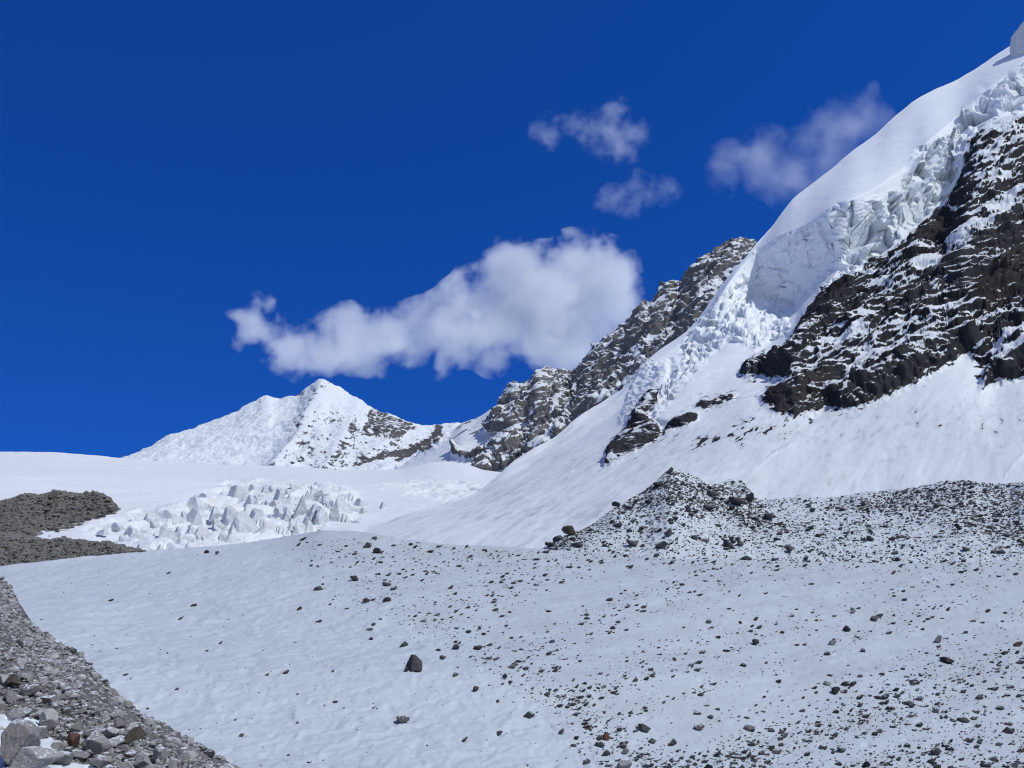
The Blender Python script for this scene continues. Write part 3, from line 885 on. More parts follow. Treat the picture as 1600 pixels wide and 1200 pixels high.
# ------------------------------------------------------------------ the two grey moraine ridges at the left edge
def grey_ridge(name, top, bot, x0, x1, nc, nr, seed, sz, c, bias):
    px, py, D = loft([bot, top], x0, x1, nc, [nr])
    p = P(px, py, D)
    n = grid_normals(p)
    k = sz
    r = fbm(p / (9 * k), 5, 0.6, ridged=True, seed=seed)
    b1, e1 = blocks(p.reshape(-1, 3) / (1.5 * k), 1.0)
    p = p + n * (2.0 * k * r + 0.8 * k * b1.reshape(px.shape))[..., None]
    n = grid_normals(p)
    st = fbm(p / (3 * k), 4, 0.6, seed=seed + 1)
    snow = bias + 0.5 * (n[..., 2] - 0.6) + 0.35 * st
    tn = tint(px.shape, c, 0.6 + 0.8 * (0.5 + 0.5 * fbm(p / (4 * k), 4, 0.6, seed=seed + 2)))
    p = add_back(p, 8, 0.15, 0.6)
    snow = np.pad(snow, pad, mode='edge'); tn = np.pad(tn, pad + ((0, 0),), mode='edge')
    tag(grid_obj(name, p, M_GREY, {"snow": snow}, {"tint": tn}, True), kind='structure')
    return Surface(p[:-8]), top, bot


RIDGE_A = grey_ridge("moraine_ridge", [(-300, 800, 485), (-60, 796, 485), (0, 789, 485), (22, 779, 487), (40, 774, 487), (60, 776, 489), (78, 772, 489), (90, 769, 490), (104, 773, 491), (118, 774, 491), (140, 773, 493),
                             (154, 772, 493), (166, 779, 493), (174, 788, 493), (182, 800, 493)],
           [(-300, 900, 300), (0, 888, 335), (60, 858, 398), (110, 838, 430), (150, 818, 458), (176, 807, 476), (182, 804, 480)], -300, 182, 420, 200, 81, 1.25, (0.185, 0.18, 0.165), -0.32)
RIDGE_B = grey_ridge("moraine_bank", [(-300, 820, 215), (-60, 829, 215), (0, 833, 215), (40, 840, 216), (60, 843, 216), (100, 843, 218), (140, 848, 219), (165, 849, 220), (190, 856, 220), (220, 863, 220), (228, 865, 220)],
           [(-300, 915, 176), (0, 892, 184), (40, 886, 186), (100, 879, 189), (215, 866, 200), (228, 866, 210)], -300, 228, 460, 150, 91, 0.45, (0.22, 0.215, 0.205), -0.52)

# ------------------------------------------------------------------ the scree slope we stand on
TOP_F = [(-600, 870, 55), (-200, 890, 62), (-40, 899, 62), (0, 906, 60), (14, 918, 57), (24, 935, 54), (28, 950, 51), (32, 962, 49), (60, 985, 44), (90, 1004, 41), (120, 1020, 38), (160, 1060, 33), (210, 1108, 28), (270, 1142, 24.5), (330, 1176, 21.5),
         (372, 1202, 19.5), (430, 1245, 17), (500, 1300, 14.5), (600, 1380, 12)]
F1 = [(-600, 1010, 18), (0, 1040, 20), (120, 1080, 19.5), (210, 1140, 17.5), (330, 1200, 15.5), (430, 1270, 13), (600, 1400, 10.5)]
F0 = [(-600, 1600, 2.6), (0, 1600, 3.2), (300, 1600, 4), (600, 1600, 5)]
px, py, D = loft([F0, F1, TOP_F], -600, 600, 620, [330, 130])
D = blur(D, 8, 6)
p = P(px, py, D)
n = grid_normals(p)
b1, e1 = blocks(p.reshape(-1, 3) / 0.34, 1.0)
r = fbm(p / 2.5, 4, 0.55, seed=95)
amp = sstep(p[..., 1], 2, 14)
p = p + n * (0.10 * r + 0.06 * b1.reshape(px.shape) * (0.4 + 0.6 * amp))[..., None]
n = grid_normals(p)
DRIFT = [[(-20, 1112), (30, 1118), (62, 1124), (60, 1150), (30, 1150), (14, 1140), (-20, 1135)], [(-30, 1130), (8, 1140), (14, 1170), (20, 1192), (-30, 1200)], [(52, 1150), (80, 1148), (95, 1160), (85, 1178), (60, 1172)],
         [(-10, 1196), (60, 1192), (140, 1190), (180, 1204), (-10, 1230)]]
drift = np.min([sdist(px, py, k) for k in DRIFT], axis=0) + 5 * fbm(p / 0.5, 3, 0.6, seed=96)
dust = fbm(p / 1.1, 4, 0.6, seed=97)
snow = np.maximum(-0.62 + 0.55 * dust, 0.6 * sstep(-drift, -3, 3) - 0.35 + 0.0)
tn = tint(px.shape, (0.18, 0.18, 0.176), 0.5 + 0.7 * (0.5 + 0.5 * fbm(p / 0.5, 4, 0.6, seed=98)))
S_FORE = Surface(p)
ls = np.array([60, 38, 24, 15, 9, 5.5, 3, 1.5, 0.6])
lcol = [p[:, :1] + np.array([-q_, 0, 0.10 * q_]) for q_ in ls]
rcol = [p[:, -1:] + np.array([q_, 0, -0.62 * q_]) for q_ in (0.6, 1.4, 2.6, 4.5, 7.5, 12, 20, 32)]
p = np.concatenate(lcol + [p] + rcol, 1)
front = [p[:1] + np.array([0, -q_, 0.02 * q_]) for q_ in (60, 40, 26, 17, 11, 7, 4.5, 2.8, 1.6, 0.8)]
p = np.concatenate(front + [p], 0)
p = p + 0.25 * (np.pad(np.zeros((px.shape[0], px.shape[1])), ((len(front), 0), (len(lcol), len(rcol))), constant_values=1) * fbm(p / 3.0, 4, 0.55, seed=99))[..., None] * np.array([0, 0, 1])
padf = ((len(front), 12), (len(lcol), len(rcol)))
p = add_back(p, 12, 0.5, 0.75)
snow = np.pad(snow, padf, mode='edge'); tn = np.pad(tn, padf + ((0, 0),), mode='edge')
tag(grid_obj("scree_slope", p, M_SCREE, {"snow": snow}, {"tint": tn}, True), kind='structure')
# ------------------------------------------------------------------ stones, boulders, ice blocks
_ico = {}


def ico(level):
    if level not in _ico:
        import bmesh
        bm = bmesh.new()
        bmesh.ops.create_icosphere(bm, subdivisions=level + 1, radius=1.0)
        bm.verts.ensure_lookup_table()
        v = np.array([x.co[:] for x in bm.verts])
        f = np.array([[q.index for q in t.verts] for t in bm.faces])
        bm.free()
        _ico[level] = (v / np.linalg.norm(v, axis=1)[:, None], f)
    return _ico[level]


def polytope(seed, level=3, planes=None, nplanes=11, rough=0.05, soft=14.0, flat=1.0):
    """an angular block: the ball cut by planes, edges a little worn, surface roughened"""
    r = np.random.default_rng(seed)
    v, f = ico(level)
    if planes is None:
        nn = r.normal(size=(nplanes, 3))
        nn /= np.linalg.norm(nn, axis=1)[:, None]
        planes = np.concatenate([nn, r.uniform(0.55, 1.0, (nplanes, 1))], 1)
    planes = np.asarray(planes, float)
    nn = planes[:, :3] / np.linalg.norm(planes[:, :3], axis=1)[:, None]
    dots = np.maximum(v @ nn.T, 0.02)
    rad = planes[:, 3] / dots
    s = -np.log(np.exp(-soft * np.minimum(rad, 2.2)).sum(1) + math.exp(-soft * 1.35)) / soft
    s = np.maximum(s, 0.15)
    q = v * s[:, None]
    nz = fbm(q * 2.2 + seed * 3.7, 4, 0.55)
    q = q + v * (rough * 1.6 * nz)[:, None]
    q = q / np.abs(q).max(0)
    return q, f


def stone_mesh(name, seed, level, mat, **k):
    v, f = polytope(seed, level, **k)
    return mesh_from(name, v, f, mat, {"shade": np.zeros(len(v))}, smooth=False)


lib_dark = [stone_mesh("stone", 100 + k, 2, M_DARK, rough=0.07) for k in range(14)]
lib_dark3 = [stone_mesh("boulder", 140 + k, 4, M_DARK, rough=0.07, nplanes=9 + k % 5) for k in range(14)]
lib_scree = [stone_mesh("rubble_stone", 200 + k, 3, M_STONE, rough=0.05, nplanes=7 + k % 4, soft=40) for k in range(16)]
pr = random.Random(11)


def put(name, me, surf, px, py, wpx, hpx, label=None, cat=None, group=None, sink=0.25, roll=None, depth=None, yaw=None):
    """set a stone on the ground where it is seen, w x h pixels of the photograph large"""
    pt, nn = surf.at(px, py + hpx * 0.5)
    s = pt[1] / F
    w, h = wpx * s * 0.5, hpx * s * 0.5
    o = bpy.data.objects.new(name, me)
    o.scale = (w, depth * s * 0.5 if depth else (w + h) * 0.5, h)
    o.rotation_euler = (pr.uniform(-.15, .15), pr.uniform(-.45, -.05) if roll is None else roll, pr.uniform(-.5, .5) if yaw is None else yaw)
    o.location = (pt[0], pt[1], pt[2] + h * (1 - 2 * sink))
    col.objects.link(o)
    tag(o, label, cat, group)
    return o


G_FIELD = "dark stones lying on the snowfield"
L_FIELD = "small dark angular stone half sunk in the pebbled snowfield"
NAMED = [
    (648, 1035, 29, 26, "largest dark boulder on the open snow, upright with a sloping top"),
    (629, 1122, 20, 15, "rounded dark boulder alone on the snow below the largest boulder"),
    (827, 1115, 20, 11, "flat-topped dark boulder on snow left of the pebble band"),
    (781, 1144, 11, 8, "small black stone on clean snow below the flat-topped boulder"),
    (712, 1010, 14, 9, "squat dark stone up and right of the largest boulder"),
    (745, 1011, 17, 8, "long dark stone with a pointed right end near the squat stone"),
    (691, 1026, 12, 7, "low dark wedge of stone just right of the largest boulder"),
    (631, 1006, 17, 8, "leaning dark slab just above the largest boulder on the snow"),
    (732, 985, 12, 8, "oval dark stone on smooth snow above the squat stone"),
    (789, 1055, 9, 9, "blocky dark stone on the left edge of the pebble band"),
    (744, 1075, 10, 10, "forked dark stone on clean snow between the two rounded boulders"),
    (498, 917, 15, 10, "lone rounded dark stone left of the stone cluster, far snowfield"),
    (554, 902, 15, 10, "thick dark stone in a row below the snow crest"),
    (573, 937, 13, 8, "flattish mossy dark stone in front of the snow crest"),
    (605, 935, 13, 9, "oval dark stone right of the flattish mossy one"),
    (604, 911, 15, 7, "low wide dark stone ending the row below the crest"),
    (573, 851, 15, 9, "black boulder at the crest of the snowfield, left of a pair"),
    (590, 859, 14, 10, "black boulder of a pair on the crest of the snowfield"),
    (323, 861, 9, 6, "left one of two black stones below the icefall"),
    (339, 863, 8, 6, "right one of two black stones below the icefall"),
    (1005, 1135, 23, 13, "pointed black boulder with a tail in the lower pebble band"),
    (947, 1149, 13, 15, "reddish-brown upright stone at the end of the pebble band"),
    (974, 1164, 16, 9, "dark upper stone of a stacked pair near the bottom"),
    (977, 1172, 14, 9, "paler lower stone of a stacked pair near the bottom"),
    (977, 1194, 25, 17, "big grey round-backed boulder at the bottom edge of the snow"),
    (1018, 1156, 15, 9, "wedge-shaped dark stone under the pointed black boulder"),
    (938, 1162, 15, 9, "low triangular dark stone beside the reddish-brown stone"),
    (948, 1175, 12, 11, "pyramid of dark stone below the reddish-brown stone"),
    (1171, 1135, 16, 11, "pale grey slab of stone on bare snow, lower middle right"),
    (1092, 1135, 17, 9, "tilted dark slab standing free above the bottom stones"),
    (1107, 1197, 17, 11, "black boulder cut by the bottom edge of the view"),
    (1307, 1077, 15, 13, "blackest boulder inside the ring of stones on the right"),
    (1321, 1067, 14, 8, "dark boulder touching the blackest one in the ring of stones"),
    (1292, 1066, 14, 8, "pale grey stone on the left of the ring of stones"),
    (1478, 1030, 24, 11, "long black boulder with a grey end, right of the ring"),
    (1466, 997, 15, 12, "pale leaning block above the long black boulder"),
    (1594, 1033, 16, 8, "dark flat boulder at the right edge of the snow"),
    (1590, 1005, 18, 8, "reddish flat boulder at the right edge, above the dark one"),
    (1368, 965, 15, 10, "black wedge of stone high on the right of the snowfield"),
    (1576, 1139, 22, 11, "sharp black boulder with a pointed end, lower right corner"),
    (1506, 1124, 17, 10, "dark slab with a shaded left end beside the sharp black boulder"),
    (1463, 1172, 18, 14, "tall leaning black slab near the bottom right"),
    (1420, 1097, 15, 9, "smooth dark boulder in the right-hand stone band"),
    (1315, 1170, 15, 9, "dark triangular stone low on the right, on bare snow"),
    (1354, 1194, 12, 12, "peaked black stone at the bottom edge on the right"),
    (1302, 1003, 14, 9, "pale rounded stone on bare snow above the ring"),
    (1323, 981, 13, 10, "black stone in a tight cluster above the pale rounded stone"),
    (1180, 1002, 13, 11, "dark rounded stone with a tail, upper middle of the pebbles"),
    (1430, 1064, 19, 8, "low streamlined dark stone pointing left, right-hand stone band"),
]
k0 = 0
main_planes = [(-0.8, -0.5, 0.15, .6), (0.75, -0.5, 0.45, .55), (0.2, -0.9, 0.1, .6), (0.1, 0.2, 1, .9), (0.6, 0.3, .75, .75), (-.5, .6, .5, .8), (0.3, 1, 0, .8), (0, 0, -1, .8), (1, .2, -.1, .9)]
for (x, y, w_, h_, lab) in NAMED:
    if k0 == 0:
        me = mesh_from("boulder", *polytope(901, 4, main_planes, rough=0.06), M_DARK, {"shade": np.zeros(2562)}, smooth=False)
        put("boulder", me, S_FIELD, x, y, w_, h_, lab, "boulder", None, 0.08, 0.0)
        put("boulder", lib_dark3[3], S_FIELD, x - 12, y + 10, 7, 8, "small dark stone leaning at the left foot of the largest boulder", "stone", None, 0.2)
    else:
        me = lib_dark3[k0 % len(lib_dark3)]
        if lab.startswith("reddish"):
            me = me.copy(); me.materials.clear(); me.materials.append(M_RED)
        elif lab.startswith("pale") or " grey " in lab[:10]:
            me = me.copy(); me.materials.clear(); me.materials.append(M_STONE)
        put("boulder", me, S_FIELD, x, y, w_, h_, lab, "boulder", None, 0.18)
    k0 += 1


def edge_x(y):
    return np.interp(y, [835, 880, 940, 990, 1050, 1100, 1150, 1200], [470, 465, 520, 660, 790, 860, 920, 960])


# the other stones: the largest one by one, the rest as ground cover
rs = np.random.default_rng(21)
M_ = 78000
cx, cy = rs.uniform(-40, 1880, M_), 842 + (1230 - 842) * rs.uniform(0, 1, M_) ** 0.9
wz = np.stack([(cx + 1.9 * cy) / 260, (cy + 0.35 * cx) / 46, cx * 0], -1)
dens = 0.30 + 1.5 * fbm(wz, 4, 0.65, seed=81)
right = sstep(cx - edge_x(cy), -30, 60)
rim = np.exp(-((cx - edge_x(cy) - 25) / 45) ** 2) * sstep(cy, 960, 1040)
low_r = np.exp(-((cy - 1195) / 24) ** 2) * sstep(cx, 900, 1050) + np.exp(-(((cy - 1105) + (cx - 1450) * 0.28) / 24) ** 2) * sstep(cx, 1290, 1340)
crest = np.interp(cx, [430, 510, 700, 860, 1100, 1700], [843, 830, 852, 861, 874, 881])
prob = right * (np.clip(dens, 0.06, 1) * 0.46 + 0.30 * sstep(905 - cy, 0, 40) + 0.4 * np.exp(-(cy - crest) / 7.0)) + 0.010 + 0.30 * rim + 0.18 * low_r
top_ok = cy > np.interp(cx, [0, 215, 430, 510, 700, 860, 1100, 1700], [900, 875, 855, 832, 853, 862, 875, 882])
ok = (rs.uniform(0, 1, M_) < prob) & top_ok & (cx > np.interp(cy, [840, 905, 960, 1020, 1110, 1200, 1240], [0, 10, 45, 135, 230, 385, 450]))
cx, cy = cx[ok], cy[ok]
sz = 1.25 + 1.35 * (rs.pareto(2.0, len(cx)))
sz = np.minimum(sz, 8.0) * np.interp(cy, [840, 950, 1200], [0.85, 0.95, 1.2])
order = np.argsort(-sz * (cx < 1610))
first, rest = order[:235], order[235:]
for k in first:
    h = sz[k] * rs.uniform(0.55, 0.85)
    put("stone", lib_dark[k % len(lib_dark)], S_FIELD, cx[k], cy[k], sz[k] * rs.uniform(1.15, 1.8), h, L_FIELD, "stone", G_FIELD, 0.25, -rs.uniform(0.1, 0.6))


def scatter(name, surf, xs, ys, ws, hs, mat, level=1, seed=5, sink=0.25, depth=1.0, roll=(0.0, 0.6), nshape=10):
    r = np.random.default_rng(seed)
    shapes = [polytope(seed * 50 + k, level, rough=0.08) for k in range(nshape)]
    V, Fc, A, n0 = [], [], [], 0
    for x, y, w_, h_ in zip(xs, ys, ws, hs):
        pt, nn = surf.at(x, y)
        s = pt[1] / F * 0.5
        v, f = shapes[r.integers(nshape)]
        a, b_ = r.uniform(-math.pi, math.pi), -r.uniform(*roll)
        v = v @ np.array([[math.cos(a), -math.sin(a), 0], [math.sin(a), math.cos(a), 0], [0, 0, 1]]).T
        v = v * np.array([w_ * s, (w_ + h_) * 0.5 * s * depth, h_ * s])
        v = v @ np.array([[math.cos(b_), 0, math.sin(b_)], [0, 1, 0], [-math.sin(b_), 0, math.cos(b_)]]).T
        v = v + pt + np.array([0, 0, h_ * s * (1 - 2 * sink)])
        V.append(v); Fc.append(f + n0); n0 += len(v)
        A.append(np.full(len(v), r.uniform(0, 1)))
    o = link(name, mesh_from(name, np.concatenate(V), np.concatenate(Fc), mat, {"shade": np.concatenate(A)}, smooth=False))
    return tag(o, kind='stuff')


scatter("pebbles", S_FIELD, cx[rest], cy[rest], sz[rest] * rs.uniform(1.1, 1.9, len(rest)), sz[rest] * rs.uniform(0.5, 0.85, len(rest)), M_DARK, 1, 5, roll=(0.05, 0.7))
print('pebbles', len(rest))

# ------------------------------------------------------------------ the rubble hill's boulders
HILL = [
    (1048, 734, 11, 9, "dark stone crowning the summit of the rubble hill"),
    (1172, 776, 18, 17, "tall round-topped black boulder of the pair on the rubble hill"),
    (1152, 782, 26, 15, "wide black boulder left of the tall round-topped one"),
    (964, 787, 16, 10, "black boulder on the left-hand skyline of the rubble hill"),
    (868, 819, 9, 8, "round black stone on snow at the left tip of the hill"),
    (889, 828, 24, 17, "brownish block at the lower left end of the rubble hill"),
    (873, 840, 20, 10, "low dark slab in front of the brownish block"),
    (902, 850, 22, 9, "flat black slab at the foot of the brownish block"),
    (860, 849, 22, 10, "dark flat boulder at the leftmost foot of the hill"),
    (1110, 770, 18, 11, "dark boulder below the saddle of the rubble hill"),
    (1108, 792, 20, 11, "black ledge of rock in the middle of the rubble hill"),
    (1138, 849, 18, 16, "rounded grey-black boulder at the foot of the rubble hill"),
    (1156, 847, 12, 12, "small black boulder right of the rounded foot boulder"),
    (1165, 871, 20, 11, "pale-topped dark boulder where hill meets snowfield"),
    (1035, 850, 21, 12, "broad dark boulder at the hill foot, left of the rounded one"),
    (1045, 831, 15, 13, "leaning dark block on a snow patch of the hill"),
    (988, 848, 20, 10, "low dark boulder at the hill foot, far left"),
    (1029, 756, 20, 8, "dark rock band just under the hill summit"),
    (984, 791, 16, 8, "dark slab inside the left flank of the hill"),
    (1013, 784, 12, 9, "black stone in the upper left flank of the hill"),
    (1080, 803, 11, 8, "black stone under the snow stripe of the hill"),
    (1076, 795, 9, 8, "small peaked black stone on the hill's snow stripe"),
    (1086, 838, 13, 8, "black stone on the lower snow patch of the hill"),
    (1200, 806, 20, 12, "black rock heap right of the pair of boulders"),
    (1235, 857, 12, 12, "square black stone on the lower right of the hill"),
    (1360, 840, 15, 10, "black stone low on the long right-hand rubble bank"),
    (1497, 822, 11, 12, "upright black stone on the right-hand rubble bank"),
    (1566, 860, 14, 9, "black stone at the far right foot of the rubble bank"),
]
for k, (x, y, w_, h_, lab) in enumerate(HILL):
    me = lib_dark3[(k * 5 + 2) % len(lib_dark3)]
    if lab.startswith("brownish"):
        me = me.copy(); me.materials.clear(); me.materials.append(M_BROWN)
    put("boulder", me, S_HILL, x, y, w_, h_, lab, "boulder", None, 0.12, pr.uniform(-.2, .2))
M_ = 42000
cx, cy = rs.uniform(800, 1880, M_), rs.uniform(728, 884, M_)
ins = cy > np.interp(cx, [q[0] for q in TOP_M], [q[1] for q in TOP_M]) + 1
bareq = np.minimum(sum(sstep(-(sdist(cx, cy, k) + 10 * fbm(np.stack([cx / 40, cy / 14, cx * 0], -1), 4, .6, seed=83)), -14, 14) for k in BARE), 1)
bnd = fbm(np.stack([(cx - 2 * cy) / 220, (cy + .25 * cx) / 14, cx * 0], -1), 4, 0.6, seed=84)
ok = ins & (rs.uniform(0, 1, M_) < (0.24 + 0.32 * bareq) * np.clip(0.75 + 1.2 * bnd, 0.05, 1.4))
cx, cy = cx[ok], cy[ok]
sz = np.minimum(1.8 + 1.3 * rs.pareto(2.4, len(cx)), 9)
order = np.argsort(-sz * (cx < 1610))
first, rest = order[:150], order[150:]
for k in first:
    put("rubble_block", lib_dark[k % len(lib_dark)], S_HILL, cx[k], cy[k], sz[k] * rs.uniform(1.0, 1.5), sz[k] * rs.uniform(0.6, 0.95),
        "dark angular rubble block on the snow-dusted rubble hill", "rock", "rubble blocks on the hill", 0.2, rs.uniform(-.5, .3))
scatter("hill_rubble", S_HILL, cx[rest], cy[rest], sz[rest] * rs.uniform(0.9, 1.4, len(rest)), sz[rest] * rs.uniform(0.6, 0.9, len(rest)), M_DARK, 1, 6, 0.2, 1.0, (-0.3, 0.5))

M_MID = stone_mat("mid_grey_stone", (0.05, 0.05, 0.046), (0.20, 0.197, 0.185), 1.0, 0.06, 0.4, 1.4)
for sf, top, bot, nst, sd0, mx in (RIDGE_A + (1500, 31, 9), RIDGE_B + (1300, 33, 7)):
    cx = rs.uniform(-30, top[-1][0] - 2, nst)
    yt = np.interp(cx, [q[0] for q in top], [q[1] for q in top]); yb = np.interp(cx, [q[0] for q in bot], [q[1] for q in bot])
    cy = yt + 1 + (yb - yt) * rs.uniform(0, 1, nst)
    sz = np.minimum(2.2 + 1.4 * rs.pareto(2.2, nst), mx)
    scatter("moraine_rubble", sf, cx, cy, sz * rs.uniform(0.9, 1.5, nst), sz * rs.uniform(0.6, 0.9, nst), M_MID, 1, sd0, 0.2, 1.0, (-0.4, 0.4))

# ------------------------------------------------------------------ rocks at our feet on the scree
FORE = [
    (24, 1160, 60, 74, M_STONE, "largest pale grey jagged rock in the bottom left corner, among snow"),
    (52, 1185, 70, 42, M_STONE, "broad grey rock under the largest jagged rock, bottom left"),
    (113, 1158, 26, 26, M_RED, "rusty red rock near the bottom left"),
    (120, 1137, 20, 22, M_STONE, "dark grey stone perched on the rusty red rock"),
    (152, 1160, 38, 40, M_STONE, "tall pale grey slab right of the rusty red rock"),
    (212, 1146, 38, 26, M_BROWN, "brown pyramid-shaped rock on the scree"),
    (44, 1076, 34, 20, M_STONE, "smooth oval grey slab on the left scree"),
    (30, 1112, 50, 17, M_STONE, "dark hollow flat slab above the snow drift"),
    (75, 1120, 26, 28, M_STONE, "grey block beside the hollow slab, above the drift"),
    (123, 1178, 30, 16, M_STONE, "dark wedge under the rusty red rock"),
    (96, 1183, 42, 20, M_STONE, "low grey boulder between jagged rock and wedge"),
    (222, 1190, 30, 22, M_STONE, "dark-shadowed block at the bottom edge of scree"),
    (250, 1178, 22, 22, M_STONE, "pale tilted block near the bottom edge of scree"),
    (158, 1188, 34, 20, M_STONE, "light grey rounded rock at the bottom edge of scree"),
    (114, 1018, 11, 11, M_DARK, "dark cube-shaped stone on snow at the scree edge"),
    (103, 1013, 9, 7, M_DARK, "small dark stone left of the cube-shaped one"),
    (102, 1024, 12, 7, M_DARK, "low dark stone below the cube-shaped one"),
    (30, 1006, 18, 12, M_DARK, "dark stone high on the upper scree slope"),
    (146, 1055, 16, 12, M_STONE, "grey block on the scree's upper rim"),
    (18, 1062, 30, 20, M_BROWN, "shadowed olive-brown rock at the left edge of the scree"),
    (322, 1176, 26, 12, M_DARK, "dark flat rock on the scree rim near the bottom"),
    (276, 1160, 24, 10, M_STONE, "dark-edged slab on the lower scree rim"),
    (180, 1122, 22, 12, M_STONE, "flat grey slab in the middle of the scree"),
    (88, 1100, 24, 12, M_STONE, "sunken dark grey slab in mid scree"),
]
for k, (x, y, w_, h_, m_, lab) in enumerate(FORE):
    me = mesh_from("rock", *polytope(500 + k, 4, rough=0.07, nplanes=7 + k % 4, soft=40), m_, {"shade": np.zeros(2562)}, smooth=False)
    if "pyramid" in lab:
        me = mesh_from("rock", *polytope(77, 4, [(-.55, -.6, .6, .5), (.85, -.5, .25, .45), (0, .8, .6, .5), (0, 0, -1, .7), (-.9, .2, .5, .7), (.3, -1, .1, .6)], rough=0.04), m_, {"shade": np.zeros(2562)}, smooth=False)
    put("rock", me, S_FORE, x, y, w_, h_, lab, "rock", None, 0.12, pr.uniform(-.12, .12))
M_ = 46000
cx = rs.uniform(-560, 560, M_)
cy = rs.uniform(900, 1260, M_)
cx[:2600] = rs.uniform(-10, 130, 2600)                  # the upper end of the slope is thick with stones too
tf = np.interp(cx, [q[0] for q in TOP_F], [q[1] for q in TOP_F])
cy[:2600] = tf[:2600] + rs.uniform(-1, 70, 2600)
ok = (cy > tf - 1) & (rs.uniform(0, 1, M_) < np.interp(cy - tf, [0, 60, 200], [1.0, 0.75, 0.5]))
ok &= np.min([sdist(cx, cy, k) for k in DRIFT], axis=0) > -1
ok &= (cx > -60) | (rs.uniform(0, 1, M_) < 0.45)
cx, cy = cx[ok], cy[ok]
sz = (2.2 + 1.9 * rs.pareto(2.3, len(cx))) * np.interp(cy, [900, 1000, 1200], [1.8, 1.4, 1.9])
sz = np.minimum(sz, np.interp(cy, [900, 960, 1050, 1150], [9, 11, 18, 30]))
order = np.argsort(-sz * ((cx > -20) & (cx < 420) & (cy < 1215)))
first, rest = order[:270], order[270:]
for k in first:
    put("rubble_stone", lib_scree[k % len(lib_scree)], S_FORE, cx[k], cy[k], sz[k] * rs.uniform(0.9, 1.4), sz[k] * rs.uniform(0.5, 0.9),
        "pale grey angular stone in the scree slope, bottom left", "stone", "loose stones of the scree slope", 0.25, rs.uniform(-.4, .4), yaw=rs.uniform(-3, 3))
scatter("scree", S_FORE, cx[rest], cy[rest], sz[rest] * rs.uniform(0.9, 1.4, len(rest)), sz[rest] * rs.uniform(0.5, 0.9, len(rest)), M_STONE, 1, 8, 0.25, 1.0, (-0.5, 0.5))

# ------------------------------------------------------------------ the seracs of the icefall
# measured on a four times enlarged cut-out of the photograph: centre, width, height
SER_Z = [(690, 735, 100, 75, 0), (785, 720, 55, 45, 0), (848, 735, 60, 75, 1), (757, 800, 60, 110, 1), (872, 830, 60, 55, 0), (918, 815, 60, 75, 1), (950, 750, 90, 80, 2),
         (990, 860, 65, 85, 2), (1040, 710, 60, 35, 0), (1122, 740, 50, 60, 2), (1075, 800, 90, 130, 2), (1155, 845, 60, 95, 1), (1202, 850, 45, 100, 1), (1230, 780, 40, 40, 0),
         (1325, 780, 84, 112, 3), (1065, 920, 64, 92, 3), (1120, 945, 50, 62, 1), (1020, 965, 40, 36, 3), (945, 865, 60, 42, 0), (858, 950, 84, 62, 3), (800, 880, 75, 80, 1),
         (700, 900, 170, 165, 4), (640, 860, 75, 92, 1), (545, 860, 62, 62, 0), (570, 892, 80, 42, 0), (410, 880, 92, 80, 2), (350, 890, 42, 52, 1), (270, 886, 120, 60, 0),
         (150, 896, 92, 46, 0), (430, 800, 104, 70, 0), (475, 770, 74, 50, 2), (230, 986, 74, 72, 1), (302, 980, 52, 82, 2), (170, 945, 42, 40, 1), (322, 1040, 52, 62, 2),
         (385, 976, 32, 62, 1), (458, 990, 92, 62, 0), (540, 976, 64, 42, 0), (590, 1002, 42, 52, 2), (650, 986, 54, 72, 3), (650, 1030, 112, 44, 3), (40, 996, 92, 50, 0),
         (160, 1036, 72, 62, 0), (90, 1090, 92, 62, 0), (200, 1086, 52, 62, 3), (290, 1096, 32, 42, 3), (370, 1080, 26, 42, 3), (490, 1040, 54, 26, 0), (1260, 846, 64, 22, 0),
         (60, 946, 84, 26, 0), (1590, 820, 20, 44, 1), (1450, 800, 60, 50, 0), (1470, 862, 42, 32, 0), (-60, 960, 80, 30, 0), (-30, 1040, 70, 46, 0), (560, 940, 60, 50, 1), (890, 900, 50, 40, 2), (1000, 780, 40, 60, 2)]
SER_L = {14: "lone sharp ice spire at the right end of the icefall", 21: "largest smooth slab of ice in the middle of the icefall", 0: "grey-faced square ice block on the upper edge of the icefall",
         10: "tall leaning ice fin right of the icefall's middle", 15: "pointed ice tooth at the lower right of the icefall", 40: "low ice wedge at the bottom of the icefall beside the snowfield",
         27: "long fluted ice wall on the left of the icefall", 29: "broad ice block high on the left of the icefall", 36: "wide rounded ice block low in the icefall", 50: "thin upright ice blade standing apart on the right"}
KIND = {0: [(-.85, -.5, -.05, .6), (.75, -.55, .25, .8), (-.9, .3, .1, .85), (.15, .1, 1, .7), (0, 1, .2, .9), (.3, -.5, .8, .85), (0, 0, -1, .95)],
        1: [(-.9, -.4, -.05, .5), (.9, -.3, .25, .5), (.25, .25, .9, .8), (-.3, .9, .2, .9), (-.2, -.6, .75, .85), (0, 0, -1, .95)],
        2: [(-.9, -.45, .1, .42), (.6, .2, .75, .45), (.8, -.6, .1, .8), (-.9, .3, .3, .85), (0, 1, .1, .9), (0, 0, -1, .95)],
        3: [(-.85, -.4, .3, .45), (.75, -.45, .5, .42), (.2, .85, .45, .5), (0, 0, -1, .95), (-.1, -1, .2, .6)],
        4: [(-.8, -.5, .2, .5), (.45, .2, .85, .55), (-.9, .1, .35, .9), (.9, -.3, .25, .9), (0, 1, .1, .9), (0, 0, -1, .95)]}
